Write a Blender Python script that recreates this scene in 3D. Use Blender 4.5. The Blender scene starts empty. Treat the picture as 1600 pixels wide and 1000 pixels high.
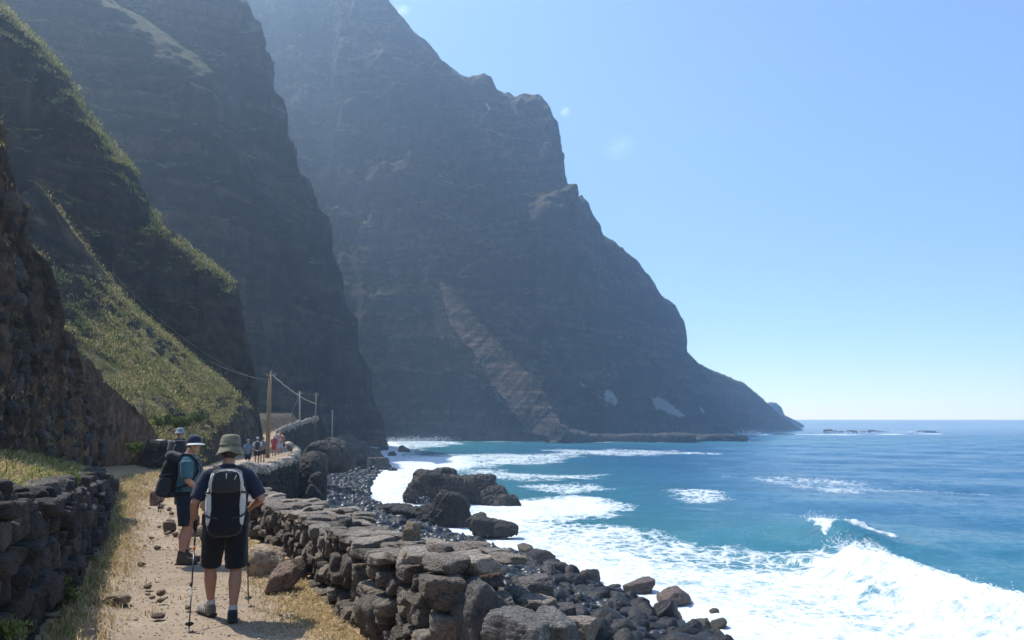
import bpy, bmesh, math, random
import numpy as np
from mathutils import Vector, Matrix

random.seed(7)
RNG = np.random.default_rng(11)
SC = bpy.context.scene
COL = SC.collection

# ------------------------------------------------------------------ camera
EYE = 1.95                       # camera height above the path
SEA = -7.05                      # sea level
FPX = 1256.0                     # focal length in pixels of a 1600 px wide picture
TILT = math.atan(155.0 / FPX)
cam_data = bpy.data.cameras.new('camera')
cam_data.sensor_width = 36.0
cam_data.lens = 36.0 * FPX / 1600.0
cam_data.clip_start = 0.1
cam_data.clip_end = 40000.0
cam = bpy.data.objects.new('camera', cam_data)
cam.location = (0, 0, EYE)
cam.rotation_euler = (math.pi / 2 + TILT, 0, 0)
COL.objects.link(cam)
SC.camera = cam

# ------------------------------------------------------------------ sun, sky, exposure
SUN_EL = math.radians(57.0)
SUN_H = Vector((-0.86, 0.51)).normalized()          # horizontal direction towards the sun
SUN_DIR = Vector((SUN_H.x * math.cos(SUN_EL), SUN_H.y * math.cos(SUN_EL), math.sin(SUN_EL)))
world = bpy.data.worlds.new('World')
SC.world = world
world.use_nodes = True
wn = world.node_tree
wn.nodes.clear()
sky = wn.nodes.new('ShaderNodeTexSky')
sky.sky_type = 'NISHITA'
sky.sun_disc = False
sky.sun_elevation = SUN_EL
sky.sun_rotation = math.atan2(SUN_H.x, SUN_H.y)
sky.altitude = 0.0
sky.air_density = 0.88
sky.dust_density = 0.12
sky.ozone_density = 2.6
wbg = wn.nodes.new('ShaderNodeBackground')
wbg.inputs['Strength'].default_value = 0.15
wout = wn.nodes.new('ShaderNodeOutputWorld')
wn.links.new(sky.outputs[0], wbg.inputs[0])
wn.links.new(wbg.outputs[0], wout.inputs[0])

sun_data = bpy.data.lights.new('sun', 'SUN')
sun_data.energy = 5.0
sun_data.angle = math.radians(0.53)
sun_data.color = (1.0, 0.95, 0.87)
sun = bpy.data.objects.new('sun', sun_data)
sun.rotation_euler = SUN_DIR.to_track_quat('Z', 'Y').to_euler()
sun.location = (-60, 40, 120)
COL.objects.link(sun)

SC.view_settings.view_transform = 'Standard'
SC.view_settings.look = 'None'
SC.view_settings.exposure = 0.7
SC.view_settings.gamma = 1.0
SC.view_settings.use_curve_mapping = False
SC.render.engine = 'CYCLES'
SC.cycles.use_denoising = True
SC.cycles.max_bounces = 5
SC.cycles.diffuse_bounces = 2
SC.cycles.glossy_bounces = 2
SC.cycles.transmission_bounces = 3
SC.cycles.transparent_max_bounces = 6
SC.cycles.volume_bounces = 1
SC.cycles.caustics_reflective = False
SC.cycles.caustics_refractive = False

# ------------------------------------------------------------------ helpers: picture point -> place
CT, ST = math.cos(TILT), math.sin(TILT)
def ray(px, py):
    u = (px - 800) / FPX; v = (500 - py) / FPX
    return (u, CT - v * ST, ST + v * CT)
def at(px, py, Y):
    r = ray(px, py); t = Y / r[1]
    return np.array((r[0] * t, Y, EYE + r[2] * t))
def atz(px, py, z):
    r = ray(px, py); t = (z - EYE) / r[2]
    return np.array((r[0] * t, r[1] * t, z))
def topx(P):
    P = np.asarray(P, float)
    z = P[:, 2] - EYE
    d = np.maximum(P[:, 1] * CT + z * ST, 0.05); v = -P[:, 1] * ST + z * CT
    return 800 + FPX * P[:, 0] / d, 500 - FPX * v / d

# ------------------------------------------------------------------ helpers: noise
_prm = np.random.default_rng(3).permutation(256)
_prm = np.concatenate([_prm, _prm, _prm])
_grd = np.random.default_rng(4).normal(size=(256, 3))
_grd /= np.linalg.norm(_grd, axis=1)[:, None]
def pnoise(P):
    P = np.asarray(P, float)
    i = np.floor(P).astype(np.int64); f = P - i; i &= 255
    w = f * f * f * (f * (f * 6 - 15) + 10)
    out = 0
    for dx in (0, 1):
        for dy in (0, 1):
            for dz in (0, 1):
                h = _prm[_prm[_prm[i[:, 0] + dx] + i[:, 1] + dy] + i[:, 2] + dz]
                g = _grd[h]
                dot = g[:, 0] * (f[:, 0] - dx) + g[:, 1] * (f[:, 1] - dy) + g[:, 2] * (f[:, 2] - dz)
                ww = (w[:, 0] if dx else 1 - w[:, 0]) * (w[:, 1] if dy else 1 - w[:, 1]) * (w[:, 2] if dz else 1 - w[:, 2])
                out = out + dot * ww
    return out * 1.4
def fbm(P, octv=4, lac=2.1, gain=0.5, ridged=False):
    P = np.asarray(P, float); a = 1.0; s = 0; tot = 0
    for k in range(octv):
        n = pnoise(P + 17.3 * k)
        if ridged: n = 1 - 2 * np.abs(n)
        s = s + a * n; tot += a; a *= gain; P = P * lac
    return s / tot
def sstep(a, b, x):
    t = np.clip((x - a) / (b - a), 0, 1); return t * t * (3 - 2 * t)
def seg_dist(x, y, poly):
    """distance of points to a polyline and the parameter along it"""
    best = np.full(np.shape(x), 1e18); par = np.zeros(np.shape(x))
    n = len(poly) - 1
    for k in range(n):
        ax, ay = poly[k][:2]; bx, by = poly[k + 1][:2]
        dx, dy = bx - ax, by - ay
        t = np.clip(((x - ax) * dx + (y - ay) * dy) / (dx * dx + dy * dy + 1e-12), 0, 1)
        d = np.hypot(x - ax - t * dx, y - ay - t * dy)
        m = d < best
        best = np.where(m, d, best); par = np.where(m, (k + t) / n, par)
    return best, par
def poly_sd(x, y, poly):
    """signed distance to a polygon, positive inside"""
    d, _ = seg_dist(x, y, list(poly) + [poly[0]])
    ins = np.zeros(np.shape(x), bool); n = len(poly)
    for k in range(n):
        ax, ay = poly[k][:2]; bx, by = poly[(k + 1) % n][:2]
        if ay == by: continue
        c = ((ay > y) != (by > y)) & (x < (bx - ax) * (y - ay) / (by - ay) + ax)
        ins ^= c
    return np.where(ins, d, -d)

# ------------------------------------------------------------------ helpers: objects
def link(o, parent=None):
    COL.objects.link(o)
    if parent is not None: o.parent = parent
    return o
def tag(o, label=None, cat=None, group=None, kind=None):
    if label: o['label'] = label
    if cat: o['category'] = cat
    if group: o['group'] = group
    if kind: o['kind'] = kind
    return o
def empty(name, loc=(0, 0, 0), rz=0.0):
    o = bpy.data.objects.new(name, None)
    o.location = loc; o.rotation_euler = (0, 0, rz); o.empty_display_size = 0.2
    return link(o)
def np_mesh(name, V, Fq, smooth=True, mat=None):
    """mesh from an (N,3) array and an (M,3|4) index array"""
    V = np.ascontiguousarray(V, np.float32); Fq = np.ascontiguousarray(Fq, np.int32)
    me = bpy.data.meshes.new(name)
    me.vertices.add(len(V)); me.vertices.foreach_set('co', V.ravel())
    k = Fq.shape[1]
    me.loops.add(Fq.size); me.loops.foreach_set('vertex_index', Fq.ravel())
    me.polygons.add(len(Fq))
    me.polygons.foreach_set('loop_start', np.arange(0, Fq.size, k, dtype=np.int32))
    me.polygons.foreach_set('loop_total', np.full(len(Fq), k, np.int32))
    me.polygons.foreach_set('use_smooth', np.full(len(Fq), smooth, bool))
    me.update(calc_edges=True)
    if mat: me.materials.append(mat)
    return me
def add_attr(me, name, vals):
    a = me.attributes.new(name, 'FLOAT', 'POINT')
    a.data.foreach_set('value', np.ascontiguousarray(vals, np.float32))
def grid_faces(nu, nv, flip=False):
    """nu columns by nv rows, vertex index = row * nu + col"""
    i = np.arange(nu - 1)[None, :]; j = np.arange(nv - 1)[:, None]
    a = (j * nu + i).ravel()
    f = np.stack([a, a + 1, a + 1 + nu, a + nu], 1)
    return f[:, ::-1] if flip else f
def obj(name, me, parent=None, loc=None):
    o = bpy.data.objects.new(name, me)
    if loc is not None: o.location = loc
    return link(o, parent)
def grid_normals(G):
    """normals of a (nv, nu, 3) vertex grid"""
    du = np.gradient(G, axis=1); dv = np.gradient(G, axis=0)
    n = np.cross(du, dv)
    return n / (np.linalg.norm(n, axis=2, keepdims=True) + 1e-9)

# ------------------------------------------------------------------ helpers: materials
class NT:
    def __init__(self, name):
        self.m = bpy.data.materials.new(name); self.m.use_nodes = True
        self.t = self.m.node_tree; self.t.nodes.clear()
        self.out = self.t.nodes.new('ShaderNodeOutputMaterial')
    def n(self, typ, **kw):
        nd = self.t.nodes.new(typ)
        for k, v in kw.items(): setattr(nd, k, v)
        return nd
    def l(self, a, b): self.t.links.new(a, b)
    def coord(self, kind='Object'):
        return self.n('ShaderNodeTexCoord').outputs[kind]
    def pos(self): return self.n('ShaderNodeNewGeometry').outputs['Position']
    def mapping(self, vec, scale=(1, 1, 1), loc=(0, 0, 0), rot=(0, 0, 0)):
        m = self.n('ShaderNodeMapping'); m.inputs['Scale'].default_value = scale
        m.inputs['Location'].default_value = loc; m.inputs['Rotation'].default_value = rot
        self.l(vec, m.inputs['Vector']); return m.outputs[0]
    def noise(self, vec, scale=1.0, detail=4.0, rough=0.55, dist=0.0):
        n = self.n('ShaderNodeTexNoise')
        n.inputs['Scale'].default_value = scale; n.inputs['Detail'].default_value = detail
        n.inputs['Roughness'].default_value = rough; n.inputs['Distortion'].default_value = dist
        self.l(vec, n.inputs['Vector']); return n.outputs['Fac']
    def vor(self, vec, scale=1.0, feature='F1', out='Distance', rnd=1.0):
        n = self.n('ShaderNodeTexVoronoi'); n.feature = feature
        n.inputs['Scale'].default_value = scale; n.inputs['Randomness'].default_value = rnd
        self.l(vec, n.inputs['Vector']); return n.outputs[out]
    def ramp(self, fac, stops):
        r = self.n('ShaderNodeValToRGB'); el = r.color_ramp.elements
        while len(el) < len(stops): el.new(0.5)
        for e, (p, c) in zip(el, stops):
            e.position = p; e.color = (c, c, c, 1) if isinstance(c, (int, float)) else (*c, 1)
        self.l(fac, r.inputs[0]); return r.outputs[0]
    def mix(self, fac, a, b, mode='MIX'):
        m = self.n('ShaderNodeMix'); m.data_type = 'RGBA'; m.blend_type = mode
        for sock, val in ((m.inputs[0], fac), (m.inputs[6], a), (m.inputs[7], b)):
            if hasattr(val, 'is_linked'): self.l(val, sock)
            elif isinstance(val, (int, float)) : sock.default_value = val if sock == m.inputs[0] else (val, val, val, 1)
            else: sock.default_value = (*val, 1)
        return m.outputs[2]
    def math(self, op, a, b=0.0, clamp=False):
        m = self.n('ShaderNodeMath'); m.operation = op; m.use_clamp = clamp
        for sock, val in ((m.inputs[0], a), (m.inputs[1], b)):
            if hasattr(val, 'is_linked'): self.l(val, sock)
            else: sock.default_value = val
        return m.outputs[0]
    def attr(self, name):
        return self.n('ShaderNodeAttribute', attribute_name=name).outputs['Fac']
    def rand(self): return self.n('ShaderNodeObjectInfo').outputs['Random']
    def bump(self, height, strength=0.5, dist=0.05, normal=None):
        b = self.n('ShaderNodeBump'); b.inputs['Strength'].default_value = strength
        b.inputs['Distance'].default_value = dist
        self.l(height, b.inputs['Height'])
        if normal is not None: self.l(normal, b.inputs['Normal'])
        return b.outputs[0]
    def bsdf(self, color, rough=0.8, normal=None, spec=0.3, **kw):
        b = self.n('ShaderNodeBsdfPrincipled')
        if hasattr(color, 'is_linked'): self.l(color, b.inputs['Base Color'])
        else: b.inputs['Base Color'].default_value = (*color, 1)
        if hasattr(rough, 'is_linked'): self.l(rough, b.inputs['Roughness'])
        else: b.inputs['Roughness'].default_value = rough
        b.inputs['Specular IOR Level'].default_value = spec
        for k, v in kw.items():
            s = b.inputs[k.replace('_', ' ')]
            if hasattr(v, 'is_linked'): self.l(v, s)
            else: s.default_value = v
        if normal is not None: self.l(normal, b.inputs['Normal'])
        return b
    def done(self, shader):
        self.l(shader.outputs[0], self.out.inputs['Surface']); return self.m

def mat_cliff(name, dark, mid, warm, grass_a, grass_b, s=1.0, strata=0.12):
    """layered lava rock: bands, with dark streaks and blotches painted in for gully shade; attribute grass adds turf, attribute pale adds bare pale slips"""
    t = NT(name); p = t.pos()
    big = t.noise(t.mapping(p, (0.02 * s, 0.02 * s, 0.05 * s)), 1, 7, 0.65)
    lay = t.noise(t.mapping(p, (0.018 * s, 0.018 * s, strata * s * 3), rot=(0.05, 0.10, 0)), 1, 6, 0.7, 0.5)
    strk = t.noise(t.mapping(p, (0.30 * s, 0.30 * s, 0.035 * s)), 1, 6, 0.7, 0.4)
    fine = t.noise(p, 0.55 * s, 9, 0.72)
    c = t.mix(t.ramp(big, [(0.40, 0.0), (0.56, 1.0)]), dark, mid)
    c = t.mix(t.ramp(lay, [(0.50, 0.0), (0.58, 0.9)]), c, warm)
    c = t.mix(t.ramp(strk, [(0.36, 0.85), (0.48, 0.0)]), c, tuple(0.5 * v for v in dark))
    c = t.mix(t.ramp(fine, [(0.32, 0.9), (0.55, 0.0)]), c, tuple(0.4 * v for v in dark))
    c = t.mix(t.ramp(fine, [(0.58, 0.0), (0.70, 0.8)]), c, tuple(1.35 * v for v in warm))
    blot = t.noise(t.mapping(p, (0.07 * s, 0.07 * s, 0.11 * s)), 1, 8, 0.75, 0.8)
    c = t.mix(t.ramp(blot, [(0.40, 0.85), (0.49, 0.0)]), c, tuple(0.35 * v for v in dark))  # streaks and blotches put the shade of recesses into the colour
    gm = t.attr('grass')
    gcol = t.mix(t.ramp(t.noise(p, 0.35 * s, 6, 0.65), [(0.40, 0.0), (0.60, 1.0)]), grass_a, grass_b)
    gcol = t.mix(t.ramp(t.noise(p, 1.7 * s, 5, 0.7), [(0.36, 0.75), (0.52, 0.0)]), gcol, tuple(0.35 * v for v in grass_a))
    gmask = t.ramp(t.math('ADD', gm, t.math('MULTIPLY', t.math('SUBTRACT', t.noise(p, 0.8 * s, 7, 0.72), 0.5), 1.6)), [(0.46, 0.0), (0.58, 1.0)])
    c = t.mix(gmask, c, gcol)
    pale = t.ramp(t.math('ADD', t.attr('pale'), t.math('MULTIPLY', t.math('SUBTRACT', t.noise(t.mapping(p, (0.30, 0.30, 0.05)), 1, 8, 0.75), 0.5), 2.0)), [(0.40, 0.0), (0.60, 0.95)])
    c = t.mix(pale, c, (0.58, 0.58, 0.56))
    h = t.math('ADD', t.math('MULTIPLY', fine, 1.0), t.math('MULTIPLY', t.noise(p, 2.2 * s, 7, 0.72), 0.4))
    return t.done(t.bsdf(c, 0.9, t.bump(h, 1.0, 2.6 / s), 0.15))
# ================================================================== CLIFFS
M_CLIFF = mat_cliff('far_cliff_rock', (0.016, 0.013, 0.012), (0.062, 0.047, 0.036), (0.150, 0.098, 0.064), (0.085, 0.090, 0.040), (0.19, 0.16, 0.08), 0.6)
M_RIDGE = mat_cliff('ridge_rock', (0.042, 0.036, 0.032), (0.085, 0.066, 0.052), (0.14, 0.092, 0.062), (0.085, 0.110, 0.030), (0.30, 0.245, 0.105), 1.4)
M_SPUR = mat_cliff('spur_turf', (0.060, 0.048, 0.038), (0.12, 0.085, 0.058), (0.20, 0.135, 0.08), (0.125, 0.150, 0.034), (0.33, 0.265, 0.115), 2.2)
M_BANK = mat_cliff('bank_conglomerate', (0.105, 0.068, 0.046), (0.235, 0.150, 0.096), (0.33, 0.215, 0.132), (0.085, 0.10, 0.03), (0.26, 0.20, 0.09), 5.0, 0.02)

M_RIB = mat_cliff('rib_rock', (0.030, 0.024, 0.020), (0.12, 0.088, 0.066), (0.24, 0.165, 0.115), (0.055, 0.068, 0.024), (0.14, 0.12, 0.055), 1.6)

def resample(st, n):
    """stations [(ridge xyz, base xyz), ...] -> n stations evenly spread along the ridge and base"""
    R = np.array([s[0] for s in st], float); B = np.array([s[1] for s in st], float)
    L = np.linalg.norm(np.diff(R, axis=0), axis=1) * 0.6 + np.linalg.norm(np.diff(B, axis=0), axis=1) * 0.4
    s = np.concatenate([[0], np.cumsum(L)]); u = np.linspace(0, s[-1], n)
    f = lambda A: np.stack([np.interp(u, s, A[:, k]) for k in range(3)], 1)
    return f(R), f(B)
def profile(v, k, crown, cw):
    """share of the way back from base to ridge at height share v: talus foot, steep face, rounded crown"""
    face = 1 - (1 - v) ** k
    top = np.clip((v - (1 - crown)) / crown, 0, 1)
    return (1 - cw) * face + cw * top ** 1.6
def sheet(name, st, mat, nu, nv, k=1.4, crown=0.07, cw=0.18, amp=(6, 2.5, 0.9), wl=(50, 16, 4.5), terr=(0, 1),
          back=60, bslope=0.45, bulges=(), grass=(0.62, 0.80), gzmin=None, pale=(), smooth_base=5, crestn=0.15, label=None, dz=0.45):
    R, B = resample(st, nu)
    kern = np.ones(smooth_base * 2 + 1) / (smooth_base * 2 + 1)
    for c in range(3): B[:, c] = np.convolve(np.pad(B[:, c], smooth_base, 'edge'), kern, 'valid')
    v = np.linspace(0, 1, nv) ** 0.92
    hx = profile(v, k, crown, cw)
    G = np.zeros((nv, nu, 3))
    G[:, :, :2] = B[None, :, :2] + (R - B)[None, :, :2] * hx[:, None, None]
    G[:, :, 2] = B[None, :, 2] + (R - B)[None, :, 2] * v[:, None]
    tg = np.gradient(B[:, :2], axis=0)
    out = np.stack([tg[:, 1], -tg[:, 0]], 1)
    out /= np.linalg.norm(out, axis=1)[:, None] + 1e-9
    out *= np.sign(np.sum(out * (B - R)[:, :2]) or 1)
    w = max(3, nu // 25); kk = np.ones(2 * w + 1) / (2 * w + 1)
    for c in range(2): out[:, c] = np.convolve(np.pad(out[:, c], w, 'edge'), kk, 'valid')
    out /= np.linalg.norm(out, axis=1)[:, None] + 1e-9
    P = G.reshape(-1, 3)
    d = np.zeros(len(P))
    for i, (a, l) in enumerate(zip(amp, wl)):
        q = P / l
        if i == 0: q = q * np.array([1, 1, 0.22])
        if i == 1: q = q * np.array([1, 1, 0.45])
        d += a * fbm(q + 5.1 * i, 4, ridged=(i < 2))
    if terr[0]:
        zz = P[:, 2] / terr[1] + 1.6 * fbm(P / (terr[1] * 5), 3)
        fr = zz - np.floor(zz)
        d += terr[0] * (np.where(fr < 0.8, fr / 0.8, (1 - fr) / 0.2) - 0.5) * (0.4 + 0.6 * sstep(-0.3, 0.4, fbm(P / 40 + 9, 2)))
    d -= np.percentile(d, 82)
    vv = np.repeat(v, nu)
    fade = crestn + (1 - crestn) * (1 - sstep(0.86, 1.0, vv))
    d *= fade
    hh = np.tile((R - B)[:, 2], nv); d *= np.clip(hh / (0.55 * np.percentile(hh, 90)), 0.08, 1) ** 1.6
    db = np.zeros(len(P))
    px, py = topx(P)
    for poly, rad, amt in bulges:
        dist, par = seg_dist(px, py, poly)
        db += amt * np.exp(-(dist / rad) ** 2) * (1 - sstep(0.93, 1, vv))
    o2 = np.tile(out, (nv, 1))
    P = P.copy(); P[:, :2] += o2 * d[:, None] * math.sqrt(1 - dz * dz); P[:, 2] += dz * d * (vv > 0.02)
    P[:, :2] += o2 * db[:, None] * 0.8; P[:, 2] += 0.6 * db
    P[-nu:, 2] += crestn * amp[-1] * 1.5 * fbm(P[-nu:] / wl[-1], 3)
    G = P.reshape(nv, nu, 3)
    nb = 14
    Bk = np.zeros((nb, nu, 3))
    for j in range(nb):
        t = ((j + 1) / nb) ** 1.5 * np.minimum(back, 1.2 * (R - B)[:, 2])
        Bk[j, :, :2] = G[-1, :, :2] - out * t[:, None]
        Bk[j, :, 2] = G[-1, :, 2] - t * bslope
    q = Bk.reshape(-1, 3)
    Bk[:, :, 2] += (fbm(q / (wl[1] * 1.5), 4) * amp[1] * 0.8).reshape(nb, nu) * np.linspace(0.2, 1, nb)[:, None]
    G = np.concatenate([G, Bk], 0); nv2 = nv + nb
    N = grid_normals(G); nz = np.abs(N[:, :, 2]).ravel()
    P = G.reshape(-1, 3)
    g = sstep(grass[0], grass[1], nz + 0.12 * fbm(P / (wl[1]), 3))
    if gzmin is not None: g *= sstep(gzmin, gzmin + 4, P[:, 2])
    me = np_mesh(name, P, grid_faces(nu, nv2, False), True, mat)
    add_attr(me, 'grass', g)
    pl = np.full(len(P), -1.2); px, py = topx(P)
    for poly, s in pale:
        pl = np.maximum(pl, -1.2 + (0.95 * s + 1.2) * sstep(-9, 9, poly_sd(px, py, poly)))
    add_attr(me, 'pale', pl)
    o = tag(obj(name, me), kind='structure')
    if label: o['label'] = label
    return o, G, N

def S(px, py, Y, bx, bY, bz):
    return (at(px, py, Y), np.array((bx, bY, bz), float))

# --- the great sea cliff and its headland
zb = SEA - 2
main_st = [
 S(150, -120, 480, -150, 345, zb), S(300, -60, 465, -118, 338, zb), S(400, -20, 455, -96, 336, zb), S(425, -70, 452, -92, 336, zb), S(460, -75, 447, -85, 336, zb), S(478, -15, 444, -81, 336, zb), S(510, -12, 441, -74, 336, zb), S(528, -60, 438, -70, 336, zb), S(560, -55, 434, -62, 336, zb), S(580, -18, 430, -58, 336, zb),  # unseen crest: peaks and gaps added to throw shafts of sunlight
 S(600, 0, 426, -53, 336, zb), S(640, 42, 424, -43, 338, zb), S(668, 68, 422, -36, 339, zb), S(692, 100, 420, -29, 340, zb), S(718, 118, 420, -22, 340, zb),
 S(732, 124, 420, -18, 340, zb), S(742, 121, 420, -16, 340, zb), S(757, 117, 420, -12, 339, zb), S(768, 122, 419, -9, 338, zb), S(776, 144, 418, -6, 337, zb), S(800, 154, 416, 0, 336, zb),
 S(820, 151, 415, 6, 336, zb), S(846, 152, 414, 13, 337, zb), S(858, 165, 414, 17, 339, zb), S(866, 190, 415, 20, 342, zb), S(873, 220, 417, 23, 346, zb),
 S(880, 270, 420, 27, 350, zb), S(890, 305, 424, 31, 354, zb), S(906, 309, 428, 36, 360, zb), S(920, 315, 431, 41, 366, zb), S(932, 338, 435, 46, 373, zb), S(943, 364, 440, 51, 380, zb),
 S(960, 374, 445, 57, 390, zb), S(977, 388, 451, 64, 400, zb), S(1000, 410, 462, 73, 416, zb), S(1016, 432, 472, 80, 430, zb), S(1030, 456, 482, 87, 444, zb),
 S(1054, 478, 496, 97, 462, zb), S(1069, 500, 508, 106, 478, zb), S(1071, 522, 514, 110, 488, zb), S(1070, 545, 520, 114, 496, zb), S(1090, 566, 534, 124, 508, zb), S(1130, 585, 572, 142, 528, zb),
 S(1165, 600, 606, 160, 548, zb), S(1190, 622, 628, 178, 568, zb), S(1215, 645, 648, 199, 596, zb), S(1240, 664, 664, 222, 630, zb), S(1258, 674, 675, 240, 655, zb)]
main_bulges = [
 ([(600, 120), (640, 260), (690, 430)], 40, 12),
 ([(870, 330), (905, 420), (960, 520), (1010, 600)], 30, 9),
 ([(720, 180), (790, 260), (850, 380), (900, 480)], 28, 7)]
main_pale = [
 ([(888, 583), (905, 590), (948, 622), (970, 668), (958, 660), (935, 625), (905, 606)], 0.73),
 ([(935, 612), (955, 600), (972, 628), (962, 640), (940, 630)], 0.71),
 ([(1010, 618), (1035, 616), (1080, 652), (1062, 656), (1022, 642)], 0.83),
 ([(1003, 588), (1028, 608), (1022, 612), (1002, 594)], 0.71),
 ([(1030, 655), (1042, 660), (1048, 672), (1034, 670)], 0.73),
 ([(1050, 660), (1064, 660), (1066, 672), (1052, 672)], 0.73),
 ([(1083, 630), (1098, 632), (1110, 650), (1096, 650)], 0.71),
 ([(958, 572), (964, 576), (955, 600), (950, 596)], 0.65),
 ([(745, 150), (835, 168), (838, 190), (760, 180)], 0.40)]
sheet('cliff', main_st, M_CLIFF, 640, 230, k=1.25, crown=0.06, cw=0.22, amp=(20, 10, 3.2), wl=(64, 21, 6), terr=(3.0, 21),
      back=140, bslope=0.35, bulges=main_bulges, pale=main_pale, grass=(0.44, 0.72), gzmin=12, crestn=0.45, label='towering shaded sea cliff dropping to the bay')

def S2(px, py, Y, qx, qy, qY): return (at(px, py, Y), at(qx, qy, qY))
rib = [S2(690, 438, 350, 664, 448, 362), S2(712, 456, 345, 672, 480, 358), S2(738, 486, 339, 686, 522, 352), S2(765, 520, 333, 712, 558, 345), S2(782, 540, 329, 742, 582, 340), S2(808, 564, 324, 770, 610, 334), S2(838, 592, 317, 798, 644, 328),
       S2(858, 626, 311, 822, 668, 322), S2(872, 655, 306, 842, 684, 314), S2(882, 680, 302, 858, 692, 308)]
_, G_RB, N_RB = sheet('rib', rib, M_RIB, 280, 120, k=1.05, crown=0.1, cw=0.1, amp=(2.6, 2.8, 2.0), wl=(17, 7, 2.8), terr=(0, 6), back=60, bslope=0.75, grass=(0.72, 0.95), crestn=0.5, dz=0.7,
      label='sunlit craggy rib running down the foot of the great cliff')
# --- the buttress in front of it, on the left
r3 = [
 S(-600, -420, 165, -170, 100, -4), S(-300, -320, 185, -138, 118, -4), S(0, -200, 200, -104, 134, -4), S(60, -110, 203, -98, 139, -4), S(85, -25, 204, -96, 141, -4), S(125, -20, 206, -92, 144, -4), S(145, -90, 207, -90, 146, -4), S(200, -85, 210, -84, 151, -4), S(218, -18, 211, -82, 153, -4), S(255, -14, 213, -79, 156, -4), S(272, -70, 214, -77, 158, -4), S(318, -60, 216, -73, 163, -4),  # notched skyline out of view, shaped so sunbeams pass through its gaps
 S(340, -16, 218, -71, 166, -4),
 S(385, 0, 221.0, -67.0, 172.0, -4.0),
 S(391, 24, 221.9, -66.1, 174.7, -4.0),
 S(408, 38, 222.4, -65.6, 176.3, -4.0),
 S(411, 78, 223.8, -64.2, 180.9, -4.0),
 S(428, 98, 224.5, -63.5, 183.2, -4.0),
 S(427, 142, 226.2, -61.9, 188.3, -4.0),
 S(446, 168, 228.1, -61.0, 192.2, -4.2),
 S(448, 207, 231.0, -59.7, 198.1, -4.4),
 S(468, 226, 232.4, -59.0, 200.9, -4.5),
 S(473, 264, 235.3, -57.7, 206.6, -4.8),
 S(492, 284, 236.8, -57.0, 209.6, -4.9),
 S(496, 322, 239.9, -56.1, 214.8, -5.0),
 S(515, 350, 242.4, -55.6, 218.2, -5.0),
 S(518, 394, 246.1, -54.7, 223.9, -5.2),
 S(537, 428, 248.7, -53.9, 228.4, -5.5),
 S(540, 472, 252.2, -53.0, 234.3, -6.0),
 S(560, 503, 255.3, -52.3, 239.3, -6.7),
 S(561, 547, 259.7, -51.5, 246.3, -7.5),
 S(581, 580, 263.2, -50.8, 251.9, -8.1),
 S(583, 622, 268.5, -49.7, 259.8, -8.7),
 S(598, 650, 272.0, -49.0, 265.0, -9.0),
 S(605, 690, 282.0, -46.5, 279.0, -9.5),
 S(612, 706, 290.0, -45.0, 288.0, -10.0)]
sheet('buttress', r3, M_CLIFF, 520, 220, k=1.25, crown=0.07, cw=0.12, amp=(11, 6, 2.2), wl=(45, 15, 4.5), terr=(1.6, 13), back=70, bslope=0.4,
      grass=(0.44, 0.70), gzmin=6, crestn=0.55, label='hazy dark buttress of the mountain above the path')

nose = [S(60, -150, 196, -104, 134, -4), S(120, -60, 191, -97, 138, -4), S(190, 8, 187, -88, 144, -4), S(250, 44, 184, -80, 150, -4), S(300, 74, 182, -74, 156, -4), S(336, 110, 180, -69, 161, -4), S(352, 150, 180, -67, 164, -4), S(374, 200, 182, -65, 168, -4),
        S(402, 285, 186, -62, 174, -4), S(438, 400, 192, -58, 182, -5), S(468, 520, 197, -55, 190, -5), S(498, 640, 202, -52, 199, -6), S(515, 690, 205, -50, 204, -7)]
sheet('nose', nose, M_CLIFF, 260, 150, k=1.15, crown=0.09, cw=0.34, amp=(4, 2.6, 1.2), wl=(30, 11, 3.6), terr=(1.2, 9), back=30, bslope=0.15,
      grass=(0.50, 0.72), gzmin=6, crestn=0.5, label='grass-capped nose of rock on the hazy buttress')
# --- the nearer dark ridge
r2 = [
 S(-700, -520, 52, -62, 26, 0), S(-400, -300, 60, -52, 36, 0), S(-200, -150, 66, -46, 44, 0), S(-80, -60, 70, -43, 50, 0), S(0, 8, 73, -40.5, 55, 0),
 S(60, 62, 74, -38.5, 58, 0), S(95, 100, 75, -37, 60, 0), S(130, 160, 76, -35.5, 62.5, 0), S(165, 212, 76.5, -34.2, 64, 0), S(208, 262, 77, -32.8, 66, 0),
 S(240, 325, 77.5, -31.5, 67.5, 0), S(265, 352, 78, -30.6, 68.5, 0), S(300, 388, 79, -29.4, 70, 0), S(340, 420, 80, -28.2, 71.5, -0.5), S(371, 441, 81, -27, 73, -1),
 S(377, 470, 81, -26.7, 73.5, -1), S(384, 510, 81, -26.4, 74, -1.2), S(395, 555, 81, -26, 74.6, -1.4), S(402, 605, 81, -25.6, 75.4, -1.6), S(406, 650, 80.5, -25.3, 76.6, -1.8), S(412, 690, 80.5, -25, 79, -2.0)]
_, G_R2, N_R2 = sheet('ridge', r2, M_RIDGE, 420, 170, k=1.2, crown=0.10, cw=0.28, amp=(2.6, 1.9, 0.9), wl=(17, 6, 1.8), terr=(0.5, 3.5), back=34, bslope=0.55,
      grass=(0.55, 0.76), gzmin=4, crestn=0.3, label='dark rocky ridge with a sunlit grassy crest')

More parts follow.
